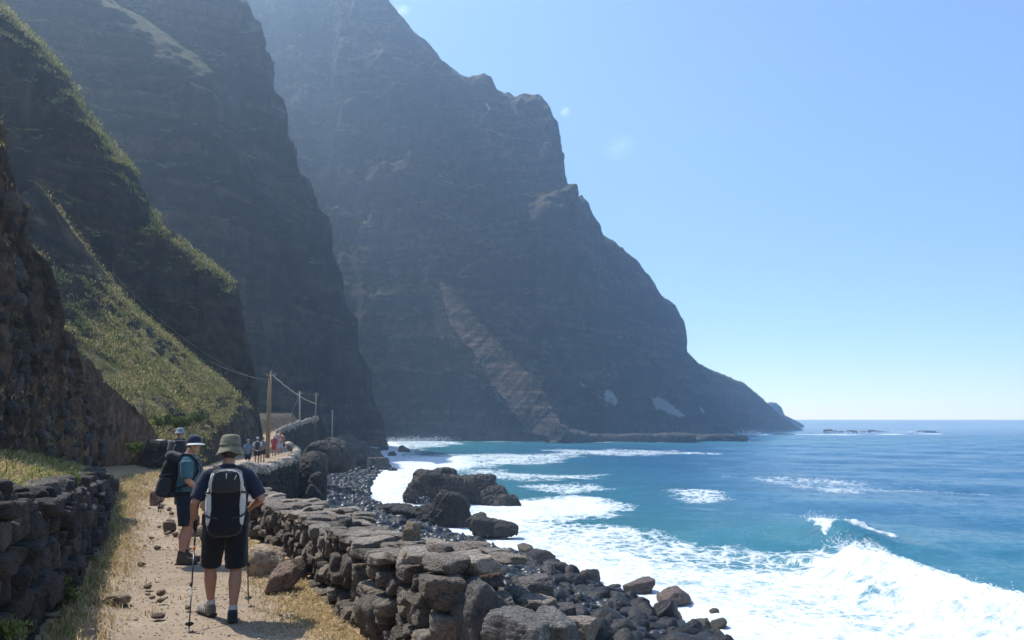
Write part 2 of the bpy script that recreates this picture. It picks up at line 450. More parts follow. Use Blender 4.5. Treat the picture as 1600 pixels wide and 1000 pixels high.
# --- the sunlit grassy spur at its foot
sp = [
 S(60, 285, 50, -25, 28, 0.4), S(120, 368, 54, -21.6, 30.5, 0.3), S(175, 440, 58, -19.2, 33, 0.2), S(225, 492, 62, -17.6, 36.5, -0.1), S(260, 522, 64.5, -17.0, 40, -0.3),
 S(310, 566, 68, -17.6, 45, -0.7), S(345, 592, 70, -18.4, 49, -1.0), S(372, 614, 71.5, -19.3, 53, -1.2), S(392, 640, 72.5, -20.4, 57.5, -1.3), S(402, 664, 73, -21.3, 61.5, -1.3), S(407, 684, 73.5, -22.2, 65.5, -1.3)]
_, G_SP, N_SP = sheet('spur', sp, M_SPUR, 300, 130, k=1.02, crown=0.1, cw=0.05, amp=(0.7, 0.38, 0.16), wl=(9, 3.2, 1.1), back=14, bslope=0.5,
      grass=(0.48, 0.66), crestn=0.4, dz=0.9, label='sunlit grassy spur beside the path')

# --- the brown bank behind the left wall
bk = [
 S(-1400, -60, 7.0, -8.3, 1.0, 1.3), S(-700, 40, 11.1, -6.9, 4.5, 1.4), S(-300, 90, 14.3, -6.7, 7.2, 1.4), S(-120, 120, 15.7, -6.8, 8.8, 1.4), S(-40, 158, 16.6, -7.1, 10.0, 1.3), S(0, 182, 17.3, -7.5, 11.0, 1.3),
 S(16, 238, 18.0, -7.8, 11.8, 1.25), S(42, 322, 19.2, -8.5, 13.2, 1.2), S(40, 372, 19.9, -8.9, 14.0, 1.1), S(74, 408, 21.3, -9.6, 15.6, 1.0), S(92, 445, 22.7, -10.3, 17.0, 0.95),
 S(107, 500, 24.6, -10.7, 18.8, 0.85), S(150, 575, 28.1, -12.2, 22.0, 0.6), S(190, 618, 31.6, -13.2, 25.2, 0.4), S(230, 655, 35.1, -14.5, 28.5, 0.2), S(248, 684, 37.4, -15.4, 31.0, 0.0), S(255, 704, 39.2, -16.0, 33.0, -0.2)]
_, G_BK, N_BK = sheet('bank', bk, M_BANK, 560, 220, k=1.15, crown=0.1, cw=0.14, amp=(0.6, 0.45, 0.26), wl=(4.5, 1.6, 0.6), back=9, bslope=0.2,
      grass=(0.62, 0.82), crestn=0.5, dz=0.6, label='brown crumbling bank of stones and earth above the left wall')

# --- far islet on the horizon
zi = SEA - 2
isl = [S(1178, 643, 905, 250, 888, zi), S(1196, 631, 905, 275, 884, zi), S(1204, 628, 905, 284, 882, zi), S(1213, 629, 905, 292, 882, zi), S(1221, 636, 905, 300, 884, zi),
       S(1225, 648, 905, 304, 888, zi), S(1238, 654, 905, 315, 892, zi), S(1254, 663, 908, 328, 904, zi)]
sheet('islet', isl, M_CLIFF, 120, 40, k=1.2, amp=(4, 2, 0.9), wl=(44, 16, 5), back=50, bslope=0.5, grass=(0.6, 0.9), label='small domed islet on the horizon')

# ================================================================== GROUND (path, terrace, beach, sea bed): one sheet
XL = np.array([(-6, 1.8), (0, -1.0), (5.26, -3.3), (7.45, -4.2), (9.28, -4.93), (12.4, -6.23), (16.3, -8.0), (19.5, -9.5), (24, -11.6), (30, -13.6), (36, -15.2), (45, -17.6), (50, -18.7), (60, -21.2), (70, -22.6), (80, -25.0), (95, -29.3), (110, -30.8), (125, -32.2), (131, -39), (150, -48), (300, -80)])
XR = np.array([(-6, 5.8), (0, 2.6), (3, 1.0), (5, 0.0), (7.45, -1.35), (9, -2.05), (10.6, -2.75), (11.7, -3.3), (13, -4.1), (15.5, -5.6), (20, -8.0), (26, -9.9), (36, -12.2), (43.6, -13.9), (50, -15.0), (54, -15.4), (60, -16.6), (67, -18.2), (73, -19.8), (82, -23.2), (95, -27.6), (110, -29.2), (125, -30.4), (127, -30.6), (131, -37), (150, -46), (300, -78)])
ZP = np.array([(-6, 0), (20, 0), (28, -0.15), (36, -0.35), (45, -0.95), (70, -1.0), (80, -0.75), (95, -0.1), (110, 0.7), (125, 1.45), (150, 1.6), (300, 1.6)])
ZW = np.array([(-6, 1.75), (5.3, 1.50), (8.1, 1.28), (12.2, 1.08), (17, 0.90), (19.5, 0.62), (23, 0.2), (30, 0.0), (36, -0.2), (45, -0.8), (70, -0.9), (95, 0.1), (125, 1.6), (300, 1.7)])
XW = np.array([(-6, 13), (0, 11), (20, 8.8), (28, 8.3), (34.4, 8.0), (40, 5.6), (49, 2.0), (60, -3.2), (65, -5.5), (80, -12.5), (92, -16.6), (105, -19), (120, -21.2), (136, -22.4), (160, -25.5), (192, -30.5), (240, -38.5), (295, -46), (320, -50)])
ZB = np.array([(-6, -0.5), (8, -0.7), (14, -1.1), (20, -1.7), (30, -2.6), (45, -3.7), (60, -4.2), (80, -4.4), (100, -4.6), (130, -5.0), (170, -5.6), (200, -6.0), (300, -6.5)])
I = lambda tab, Y: np.interp(Y, tab[:, 0], tab[:, 1])
WALL_W = 0.80
def ground_parts(x, Y):
    xl, xr, zp, zw, xw, zbm = (I(t, Y) for t in (XL, XR, ZP, ZW, XW, ZB))
    xo = xr + np.interp(Y, [15.4, 17.5], [WALL_W * 1.1, 0.12])
    steep = sstep(46, 62, Y)
    P = np.stack([x, Y, np.zeros_like(x)], 1)
    z = zp + 0.035 * fbm(P * 0.7, 3) + 0.012 * fbm(P * 3.1, 3)
    z = z + 0.10 * sstep(0.9, 0.0, x - xl) + 0.05 * sstep(0.8, 0.0, xr - x)
    # terrace on the left
    el = xl - x
    tz = zw - 0.08 + np.clip(el - 0.4, 0, 60 - 58.6 * steep) * (0.26 + 0.7 * steep) + steep * 0.35 * fbm(P * 0.3 + 7, 4) + 0.10 * fbm(P * 0.8 + 3, 4) * sstep(0.3, 1.2, el)
    z = np.where(el > 0.22, tz, z)
    # beach on the right
    e = x - xo
    span = np.maximum(xw - xo, 3.0)
    q = np.clip(e / span, 0, 3)
    bz = np.where(q < 1, zbm + (SEA - zbm) * np.power(np.clip(q, 1e-6, 1), 0.85), SEA - (q - 1) * span * 0.16)
    bz = np.maximum(bz, SEA - 4.0) + (0.16 * fbm(P * 0.22 + 8, 4) + 0.08 * fbm(P * 1.1, 3))
    z = np.where(e > 0, bz, z)
    return z, xl, xr, xo, xw, q
nA, nR = 620, 520
ang = np.radians(np.linspace(-68, 62, nA)); rad = np.concatenate([[0.01], np.geomspace(1.2, 340, nR - 1)])
AA, RR = np.meshgrid(ang, rad)
gx, gy = (RR * np.sin(AA)).ravel(), (RR * np.cos(AA) - 1.5).ravel()
gz, g_xl, g_xr, g_xo, g_xw, g_q = ground_parts(gx, gy)
def mat_ground():
    t = NT('ground_earth'); p = t.pos()
    n1 = t.noise(p, 0.9, 6, 0.62); n2 = t.noise(p, 6.0, 6, 0.7); n3 = t.noise(p, 38.0, 5, 0.7); n4 = t.noise(p, 110.0, 3, 0.6)
    dirt = t.mix(t.ramp(n1, [(0.35, 0.0), (0.65, 1.0)]), (0.270, 0.200, 0.136), (0.350, 0.275, 0.195))
    dirt = t.mix(t.ramp(n2, [(0.3, 0.55), (0.6, 0.0)]), dirt, (0.19, 0.142, 0.102))
    dirt = t.mix(t.ramp(n3, [(0.62, 0.0), (0.72, 0.6)]), dirt, (0.42, 0.34, 0.27))
    dirt = t.mix(t.ramp(n4, [(0.30, 0.5), (0.42, 0.0)]), dirt, (0.15, 0.112, 0.084))
    straw = t.mix(t.ramp(t.noise(p, 9.0, 5, 0.7), [(0.35, 0.0), (0.62, 1.0)]), (0.25, 0.165, 0.085), (0.40, 0.29, 0.155))
    gm = t.ramp(t.math('ADD', t.attr('straw'), t.math('MULTIPLY', t.math('SUBTRACT', t.noise(p, 2.6, 6, 0.72), 0.5), 1.5)), [(0.42, 0.0), (0.6, 1.0)])
    c = t.mix(t.math('MULTIPLY', gm, 0.9), dirt, straw)
    beach = t.mix(t.ramp(t.noise(p, 2.0, 6, 0.7), [(0.35, 0.0), (0.65, 1.0)]), (0.018, 0.018, 0.019), (0.05, 0.047, 0.045))
    rk = t.mix(t.ramp(t.noise(p, 0.8, 7, 0.7), [(0.38, 0.0), (0.62, 1.0)]), (0.026, 0.022, 0.017), (0.075, 0.060, 0.038))
    c = t.mix(t.attr('rocky'), c, rk)
    c = t.mix(t.attr('beach'), c, beach)
    h = t.math('ADD', t.math('MULTIPLY', n2, 0.5), t.math('MULTIPLY', n3, 0.35))
    return t.done(t.bsdf(c, 0.92, t.bump(h, 0.9, 0.06), 0.15))
M_GROUND = mat_ground()
me = np_mesh('ground', np.stack([gx, gy, gz], 1), grid_faces(nA, nR, True), True, M_GROUND)
straw = np.maximum(0.7 * sstep(0.85, 0.1, gx - g_xl) * sstep(-0.3, 0.2, gx - g_xl + 0.5), sstep(1.1, 0.1, g_xr - gx) * 0.62)
straw = np.where(gx < g_xl - 0.2, 0.8, straw)
straw = np.where((gy > 26) & (gx > g_xl) & (gx < g_xr), straw * 0.7, straw)
add_attr(me, 'straw', np.where(gx > g_xo, 0, straw))
add_attr(me, 'rocky', sstep(44, 52, gy) * (gx < g_xl - 0.1))
add_attr(me, 'beach', sstep(-0.15, 0.1, gx - g_xo))
tag(obj('ground', me), 'dusty brown footpath along the shore with its verges and shore slope', kind='structure')

# ================================================================== SEA
WAVE_A = [atz(1030, 835, SEA), atz(1150, 838, SEA), atz(1220, 842, SEA), atz(1290, 852, SEA), atz(1345, 858, SEA), atz(1420, 862, SEA), atz(1500, 862, SEA)]
WAVE_B = [atz(1310, 892, SEA), atz(1350, 915, SEA), atz(1420, 948, SEA), atz(1500, 978, SEA), atz(1600, 1012, SEA), atz(1750, 1050, SEA)]
WAVE_C = [atz(600, 728, SEA), atz(650, 724, SEA), atz(700, 722, SEA), atz(735, 726, SEA)]
nA2, nR2 = 760, 600
BOX_X, BOX_Y = 1300.0, 1000.0                        # the near sea ends where the hazy air of the bay ends
ang = np.radians(np.linspace(-66, 66, nA2))
r_end = np.minimum(BOX_Y / np.cos(ang), BOX_X / np.maximum(np.abs(np.sin(ang)), 1e-3)) * 0.999
frac = np.linspace(0, 1, nR2)
RR = 14.0 * (r_end[None, :] / 14.0) ** frac[:, None]; AA = np.tile(ang, (nR2, 1))
sx, sy = (RR * np.sin(AA)).ravel(), (RR * np.cos(AA)).ravel()
sr = RR.ravel()
def swave(dirx, diry, lam, a, ph, sharp=1.0):
    k = 2 * math.pi / lam
    s = np.sin(k * (sx * dirx + sy * diry) + ph + 1.2 * fbm(np.stack([sx, sy, 0 * sx], 1) / (lam * 5), 2))
    return a * s
P0 = np.stack([sx, sy, np.zeros_like(sx)], 1)
offshore = sstep(2, 40, sx - I(XW, sy)) * np.where(sy < 330, 1, 1)
sz = np.zeros_like(sx)
near = 1 - sstep(250, 900, sr)
sz += (swave(0.55, 0.83, 31, 0.22, 0.3) + swave(0.75, 0.66, 17, 0.11, 1.3) + swave(0.25, 0.97, 9.5, 0.07, 2.2)) * near * (0.25 + 0.75 * offshore)
sz += 0.16 * fbm(P0 / 3.2, 4) * near + 0.06 * fbm(P0 / 0.9, 3) * (1 - sstep(60, 160, sr))
def ridge_wave(poly, h, wf, wb, shore):
    """a steep-fronted wave along a line; shore = unit vector towards the shore"""
    d, par = seg_dist(sx, sy, poly)
    n = len(poly) - 1
    kx = np.interp(par * n, range(n + 1), [q[0] for q in poly]); ky = np.interp(par * n, range(n + 1), [q[1] for q in poly])
    side = (sx - kx) * shore[0] + (sy - ky) * shore[1]
    wdt = np.where(side > 0, wf, wb)
    env = sstep(0, 0.25, par) * sstep(1.0, 0.8, par)
    return h * np.exp(-(d / wdt) ** 2), par, d, side
ra, pa, da, sa = ridge_wave(WAVE_A, 1.0, 2.0, 6.0, (-0.35, -0.94))
ea = np.interp(pa, [0, 0.25, 0.45, 0.6, 0.8, 1.0], [0.2, 0.8, 1.5, 1.75, 0.8, 0.2])
sz += ra * ea
rb, pb, db, sb = ridge_wave(WAVE_B, 1.0, 1.6, 4.5, (-0.8, -0.6))
eb = np.interp(pb, [0, 0.1, 0.3, 1.0], [0.6, 1.7, 2.0, 1.6])
sz += rb * eb
rc, pc, dc, sc_ = ridge_wave(WAVE_C, 1.0, 3, 7, (-0.5, -0.8))
sz += rc * np.interp(pc, [0, 0.5, 0.85, 1], [0.3, 1.0, 1.3, 0.1])
# foam
W = lambda pts: [tuple(atz(a, b, SEA)[:2]) for a, b in pts]
foam = np.zeros_like(sx)
wob = fbm(P0 / 9.0 + 2, 4)
def add_foam(pts, soft, level, wobble=3.0):
    global foam
    sd = poly_sd(sx, sy, W(pts)) + wob * wobble
    foam = np.maximum(foam, level * sstep(-soft, soft * 0.6, sd))
add_foam([(560, 800), (545, 765), (575, 742), (598, 728), (640, 712), (715, 716), (738, 728), (660, 740), (640, 760), (700, 800), (640, 830)], 6, 0.92)
add_foam([(590, 728), (588, 690), (700, 688), (720, 694), (650, 700), (640, 712)], 10, 0.50, 6)
add_foam([(690, 712), (780, 708), (900, 712), (850, 722), (740, 730)], 14, 0.50, 8)
add_foam([(730, 732), (820, 738), (930, 742), (860, 752), (740, 748)], 8, 0.44, 8)
add_foam([(860, 702), (1000, 704), (1120, 708), (1000, 712), (880, 710)], 14, 0.45, 10)
add_foam([(820, 760), (900, 757), (960, 764), (880, 770)], 5, 0.42, 5)
add_foam([(1150, 745), (1350, 752), (1500, 768), (1300, 770)], 8, 0.30, 8)
add_foam([(740, 835), (700, 800), (790, 782), (905, 775), (962, 788), (935, 806), (860, 815), (820, 835)], 5, 0.80, 4)
add_foam([(560, 800), (740, 815), (830, 822), (960, 848), (1060, 868), (1180, 885), (1290, 888), (1330, 880), (1370, 912), (1430, 945), (1510, 978), (1600, 1008), (1700, 1060), (1700, 1300), (800, 1300), (800, 900)], 7, 0.70, 5)
add_foam([(800, 815), (960, 825), (1080, 850), (1240, 868), (1330, 868), (1330, 890), (1100, 890), (900, 860)], 5, 0.52, 4)
add_foam([(1268, 806), (1300, 820), (1312, 846), (1290, 856), (1262, 846)], 0.7, 1.0, 0.5)
add_foam([(1318, 846), (1400, 852), (1396, 858), (1330, 856)], 0.9, 0.7, 0.8)
add_foam([(1050, 768), (1110, 771), (1140, 780), (1080, 782)], 5, 0.46, 3)
foam = np.maximum(foam, 0.97 * np.exp(-(db / 2.2) ** 2) * (sb > -0.6))
# white water where the sea meets the headland and the platform
foam = np.maximum(foam, 0.0)
for line, wd, lv in (([(600, 689.5), (700, 688.5), (850, 691), (1000, 691.5), (1165, 689)], 4.5, 0.66), ([(1160, 680), (1200, 679), (1270, 679.2), (1330, 679.4), (1455, 678)], 9, 0.98), ([(1236, 667.5), (1262, 667.3)], 12, 0.9)):
    d, par = seg_dist(sx, sy, W(line))
    foam = np.maximum(foam, lv * sstep(1.0, 0.3, d / wd + 0.5 * wob))
d_sh = sx - I(XW, sy)
foam = np.maximum(foam, np.where(sy < 330, 0.95 * sstep(9, 2.0, d_sh + wob * 3.5), 0))
sz += np.clip(foam - 0.6, 0, 1) * (0.42 * np.abs(fbm(P0 / 1.6, 4)) + 0.16 * fbm(P0 / 0.5, 3)) * (1 - sstep(120, 300, sr))
sz += (np.exp(-(db / 1.8) ** 2) + (ra > 0.6) * foam) * 0.60 * np.abs(fbm(P0 / 0.9 + 4, 4))
shallow = np.clip(0.75 * sstep(60, 5, d_sh) * np.where(sy < 420, 1, 0) + 0.55 * sstep(70, 0, 300 - sy + 0.25 * np.abs(sx)) * sstep(420, 300, sy) + 0.15 * sstep(700, 100, sr), 0, 1)
shallow = np.maximum(shallow, 0.45 * np.exp(-(da / 2.5) ** 2) * (ra > 0.3) * (sa > -0.4))
shallow = np.maximum(shallow, 0.35 * np.exp(-(db / 4.0) ** 2))
def mat_sea():
    t = NT('sea_water'); p = t.pos()
    deep = t.mix(t.ramp(t.noise(t.mapping(p, (0.012, 0.03, 1)), 1, 4, 0.6), [(0.35, 0.0), (0.65, 1.0)]), (0.006, 0.070, 0.165), (0.013, 0.105, 0.215))
    c = t.mix(t.math('MULTIPLY', t.attr('shallow'), 0.9), deep, (0.035, 0.175, 0.205))
    wp = t.n('ShaderNodeVectorMath', operation='ADD'); t.l(p, wp.inputs[0])
    wn_ = t.n('ShaderNodeTexNoise'); wn_.inputs['Scale'].default_value = 0.7; wn_.inputs['Detail'].default_value = 3; t.l(p, wn_.inputs['Vector'])
    wm = t.n('ShaderNodeVectorMath', operation='SCALE'); wm.inputs['Scale'].default_value = 1.6; t.l(wn_.outputs['Color'], wm.inputs[0]); t.l(wm.outputs[0], wp.inputs[1])
    q = wp.outputs[0]
    cell = t.vor(t.mapping(q, (0.9, 0.6, 0.5)), 1.0, 'DISTANCE_TO_EDGE')
    cell2 = t.vor(t.mapping(q, (2.3, 1.7, 1.0)), 1.0, 'DISTANCE_TO_EDGE')
    lace = t.math('ADD', t.ramp(cell, [(0.0, 1.0), (0.16, 0.35), (0.45, 0.0)]), t.math('MULTIPLY', t.ramp(cell2, [(0.0, 1.0), (0.12, 0.3), (0.4, 0.0)]), 0.7))
    n = t.noise(t.mapping(p, (0.35, 0.22, 0.3)), 1.0, 8, 0.68, 0.8)
    fine = t.noise(t.mapping(p, (2.6, 2.0, 2)), 1.0, 8, 0.75, 1.0)
    th = t.math('ADD', t.attr('foam'), t.math('ADD', t.math('MULTIPLY', t.math('SUBTRACT', n, 0.5), 1.3), t.math('MULTIPLY', t.math('SUBTRACT', fine, 0.5), 0.32)))
    th = t.math('ADD', th, t.math('MULTIPLY', t.math('SUBTRACT', lace, 0.45), t.ramp(t.attr('foam'), [(0.05, 0.0), (0.35, 0.55), (0.95, 0.28)])))
    fm = t.ramp(th, [(0.42, 0.0), (0.56, 0.42), (0.86, 1.0)])
    c = t.mix(t.ramp(t.attr('foam'), [(0.2, 0.0), (0.8, 0.55)]), c, (0.16, 0.36, 0.44))
    c = t.mix(fm, c, t.mix(t.ramp(fine, [(0.3, 0.0), (0.6, 1.0)]), (0.38, 0.46, 0.50), (0.72, 0.74, 0.75)))
    rough = t.ramp(fm, [(0.0, 0.13), (0.6, 0.75)])
    h = t.math('ADD', t.noise(t.mapping(p, (0.7, 1.5, 1)), 0.55, 5, 0.62), t.math('MULTIPLY', t.noise(t.mapping(p, (1.2, 2.2, 1)), 2.3, 4, 0.65), 0.35))
    h = t.math('ADD', h, t.math('MULTIPLY', fm, 0.25))
    b = t.bsdf(c, rough, t.bump(h, 0.75, 0.6), 0.5, IOR=1.33); t.l(t.attr('gloss'), b.inputs['Specular IOR Level'])
    return t.done(b)
M_SEA = mat_sea()
me = np_mesh('sea', np.stack([sx, sy, SEA + sz], 1), grid_faces(nA2, nR2, True), True, M_SEA)
add_attr(me, 'foam', foam); add_attr(me, 'shallow', shallow); add_attr(me, 'gloss', 0.42 - 0.36 * sstep(60, 450, sr))
tag(obj('sea', me), 'blue sea with white surf breaking on the shore', kind='structure')

ro = np.stack([r_end * 1.0012, r_end * 2, r_end * 5, r_end * 14], 0)
ox, oy = (ro * np.sin(ang)[None]).ravel(), (ro * np.cos(ang)[None]).ravel()
me = np_mesh('open_sea', np.stack([ox, oy, np.full_like(ox, SEA)], 1), grid_faces(nA2, 4, True), True, M_SEA)
add_attr(me, 'foam', np.zeros(len(ox))); add_attr(me, 'shallow', np.full(len(ox), 0.0)); add_attr(me, 'gloss', np.full(len(ox), 0.03))
tag(obj('open_sea', me), 'open sea out to the horizon', kind='structure')
# ================================================================== ROCKS
_ico = {}
def ico(sub):
    if sub not in _ico:
        bm = bmesh.new(); bmesh.ops.create_icosphere(bm, subdivisions=sub, radius=1.0)
        V = np.array([v.co[:] for v in bm.verts]); Fq = np.array([[v.index for v in f.verts] for f in bm.faces]); bm.free()
        _ico[sub] = (V / np.linalg.norm(V, axis=1)[:, None], Fq)
    return _ico[sub]
def rock_shape(seed, sub=3, planes=11, box=0.0, rough=0.05, p=13, fine=0.02):
    """a unit rock: soft-edged facets cut by random planes, box > 0 pulls it towards a block"""
    r = np.random.default_rng(seed)
    D, Fq = ico(sub)
    n = r.normal(size=(planes, 3)); n /= np.linalg.norm(n, axis=1)[:, None]
    off = r.uniform(0.74, 1.0, planes)
    if box > 0:
        ax = np.concatenate([np.eye(3), -np.eye(3)]) + r.normal(0, 0.13, (6, 3))
        ax /= np.linalg.norm(ax, axis=1)[:, None]
        off = np.concatenate([off * (1.0 + box * 0.45), r.uniform(0.86, 1.0, 6) * (1.35 - 0.35 * box)]); n = np.concatenate([n, ax])
    h = np.maximum(D @ n.T, 0) / off[None, :]
    rad = np.power(np.sum(h ** p, axis=1) + 1e-9, -1.0 / p)
    rad = np.minimum(rad, 1.75 if box > 0 else 1.28)
    rad *= 1 + rough * fbm(D * 1.7 + seed * 3.7, 3) * 1.4 + fine * 1.6 * fbm(D * 5 + seed, 3, ridged=True)
    V = D * rad[:, None]
    if box > 0: V = V / ((V.max(0) - V.min(0)) / 2)
    return V, Fq
def mat_rock(name, ca, cb, cc, scale=4.0, rough=0.85, wet=False, lichen=None, spec=0.3, bumpd=0.03):
    t = NT(name); p = t.coord('Object'); rn = t.rand()
    off = t.n('ShaderNodeVectorMath', operation='ADD'); t.l(p, off.inputs[0])
    cmb = t.n('ShaderNodeCombineXYZ'); t.l(t.math('MULTIPLY', rn, 57.0), cmb.inputs[0]); t.l(t.math('MULTIPLY', rn, 23.0), cmb.inputs[2]); t.l(cmb.outputs[0], off.inputs[1])
    q = off.outputs[0]
    n1 = t.noise(q, scale * 0.4, 6, 0.65); n2 = t.noise(q, scale * 0.95, 8, 0.75)
    c = t.mix(t.ramp(n1, [(0.35, 0.0), (0.65, 1.0)]), ca, cb)
    c = t.mix(t.ramp(rn, [(0.0, 0.0), (0.5, 0.15), (1.0, 0.85)]), c, cc)
    c = t.mix(t.ramp(n2, [(0.34, 0.9), (0.52, 0.0)]), c, tuple(0.35 * v for v in ca))
    c = t.mix(t.ramp(t.noise(q, scale * 6, 5, 0.7), [(0.60, 0.0), (0.75, 0.6)]), c, tuple(1.7 * v for v in cb))
    if lichen: c = t.mix(t.ramp(t.noise(q, scale * 1.1, 6, 0.7), [(0.58, 0.0), (0.72, 0.65)]), c, lichen)
    v = t.n('ShaderNodeHueSaturation'); t.l(c, v.inputs['Color'])
    t.l(t.math('ADD', t.math('MULTIPLY', t.math('FRACT', t.math('MULTIPLY', rn, 91.7)), 0.8), 0.6), v.inputs['Value'])
    pits = t.vor(q, scale * 2.2, 'F1')
    h = t.math('ADD', t.math('MULTIPLY', n2, 1.0), t.math('MULTIPLY', pits, 0.45))
    ro = t.ramp(n1, [(0.3, rough * 0.6), (0.7, rough)]) if wet else rough
    return t.done(t.bsdf(v.outputs[0], ro, t.bump(h, 1.0, bumpd * 2.6), spec))
M_STONE = mat_rock('basalt_wall_stone', (0.143, 0.120, 0.099), (0.260, 0.218, 0.177), (0.351, 0.280, 0.215), 4.0, lichen=(0.390, 0.338, 0.273))
M_CAP = mat_rock('sunlit_pale_cap_stone', (0.230, 0.196, 0.161), (0.368, 0.316, 0.259), (0.425, 0.351, 0.276), 4.0, lichen=(0.529, 0.471, 0.391))  # paler than the face stone: sunlight on the wall top put into the colour
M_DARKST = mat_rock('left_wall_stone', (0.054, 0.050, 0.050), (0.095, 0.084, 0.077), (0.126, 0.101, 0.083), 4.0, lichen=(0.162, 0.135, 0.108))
M_TAN = mat_rock('tan_rock', (0.286, 0.202, 0.130), (0.429, 0.319, 0.215), (0.468, 0.351, 0.240), 3.0)
M_BROWN = mat_rock('brown_rock', (0.136, 0.099, 0.075), (0.224, 0.160, 0.120), (0.272, 0.176, 0.128), 3.0)
M_RED = mat_rock('reddish_rock', (0.111, 0.068, 0.055), (0.182, 0.104, 0.081), (0.208, 0.117, 0.091), 3.0)
M_GREY = mat_rock('grey_basalt', (0.130, 0.122, 0.114), (0.221, 0.204, 0.190), (0.260, 0.231, 0.205), 4.0, lichen=(0.351, 0.325, 0.299))
M_COB = mat_rock('wet_black_cobble', (0.008, 0.008, 0.009), (0.018, 0.0175, 0.018), (0.034, 0.030, 0.028), 2.0, rough=0.60, wet=True, spec=0.2, bumpd=0.02)
M_SEAROCK = mat_rock('sea_rock', (0.026, 0.023, 0.021), (0.048, 0.041, 0.036), (0.055, 0.044, 0.036), 0.9, rough=0.75, lichen=(0.085, 0.066, 0.036), spec=0.3, bumpd=0.12)
M_ALGA = mat_rock('weedy_boulder', (0.036, 0.030, 0.020), (0.075, 0.058, 0.034), (0.085, 0.055, 0.048), 3.0, rough=0.6, lichen=(0.12, 0.10, 0.045), spec=0.4)
M_EARTH = NT('wall_core_earth'); M_EARTH = M_EARTH.done(M_EARTH.bsdf((0.035, 0.029, 0.025), 0.95, None, 0.1))

def variants(name, n, mat, seed0, **kw):
    out = []
    for k in range(n):
        V, Fq = rock_shape(seed0 + k, **kw)
        out.append(np_mesh(name, V, Fq, True, mat))
    return out
V_BLOCK = variants('stone', 14, M_STONE, 100, sub=4, planes=5, box=0.9, rough=0.08, p=60, fine=0.06)
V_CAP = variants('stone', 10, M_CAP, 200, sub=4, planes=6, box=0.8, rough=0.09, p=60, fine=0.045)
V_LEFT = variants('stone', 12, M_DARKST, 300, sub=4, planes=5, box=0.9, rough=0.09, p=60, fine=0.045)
def stone(mesh, loc, half, rot, parent=None, name='stone'):
    o = bpy.data.objects.new(name, mesh)
    o.location = loc; o.scale = half; o.rotation_euler = rot
    return link(o, parent)

def line_frame(tab, y0, y1, n=400):
    Y = np.linspace(y0, y1, n); X = I(tab, Y)
    kern = np.ones(25) / 25
    X = np.convolve(np.pad(X, 12, 'edge'), kern, 'valid')
    s = np.concatenate([[0], np.cumsum(np.hypot(np.diff(X), np.diff(Y)))])
    def f(q):
        x = np.interp(q, s, X); y = np.interp(q, s, Y)
        x2 = np.interp(q + 0.2, s, X); y2 = np.interp(q + 0.2, s, Y); x1 = np.interp(q - 0.2, s, X); y1_ = np.interp(q - 0.2, s, Y)
        tx, ty = x2 - x1, y2 - y1_; L = math.hypot(tx, ty) or 1
        return float(x), float(y), tx / L, ty / L
    return f, s[-1]
def core_mesh(tab, y0, y1, off0, off1, zlo, zhi, mat, name='core', wig=0.0, off=(0, 0, 0)):
    """a solid strip along a line; off0..off1 across it; zlo, zhi are functions of Y"""
    f, L = line_frame(tab, y0, y1)
    n = max(8, int(L / 0.35)); V = []
    for k in range(n):
        x, y, tx, ty = f(L * k / (n - 1)); nx, ny = ty, -tx
        w = wig * math.sin(k * 1.7) 
        V += [(x + nx * off0, y + ny * off0, zlo(y)), (x + nx * off1, y + ny * off1, zlo(y)), (x + nx * off1, y + ny * off1, zhi(y) + w), (x + nx * off0, y + ny * off0, zhi(y) + w)]
    Fq = []
    for k in range(n - 1):
        a = 4 * k
        for j in range(4): Fq.append((a + j, a + (j + 1) % 4, a + 4 + (j + 1) % 4, a + 4 + j))
    Fq += [(0, 3, 2, 1), (4 * (n - 1), 4 * (n - 1) + 1, 4 * (n - 1) + 2, 4 * (n - 1) + 3)]
    return np_mesh(name, np.array(V) - np.array(off)[None, :], np.array(Fq), False, mat)

R_ = random.Random(21)
U = R_.uniform
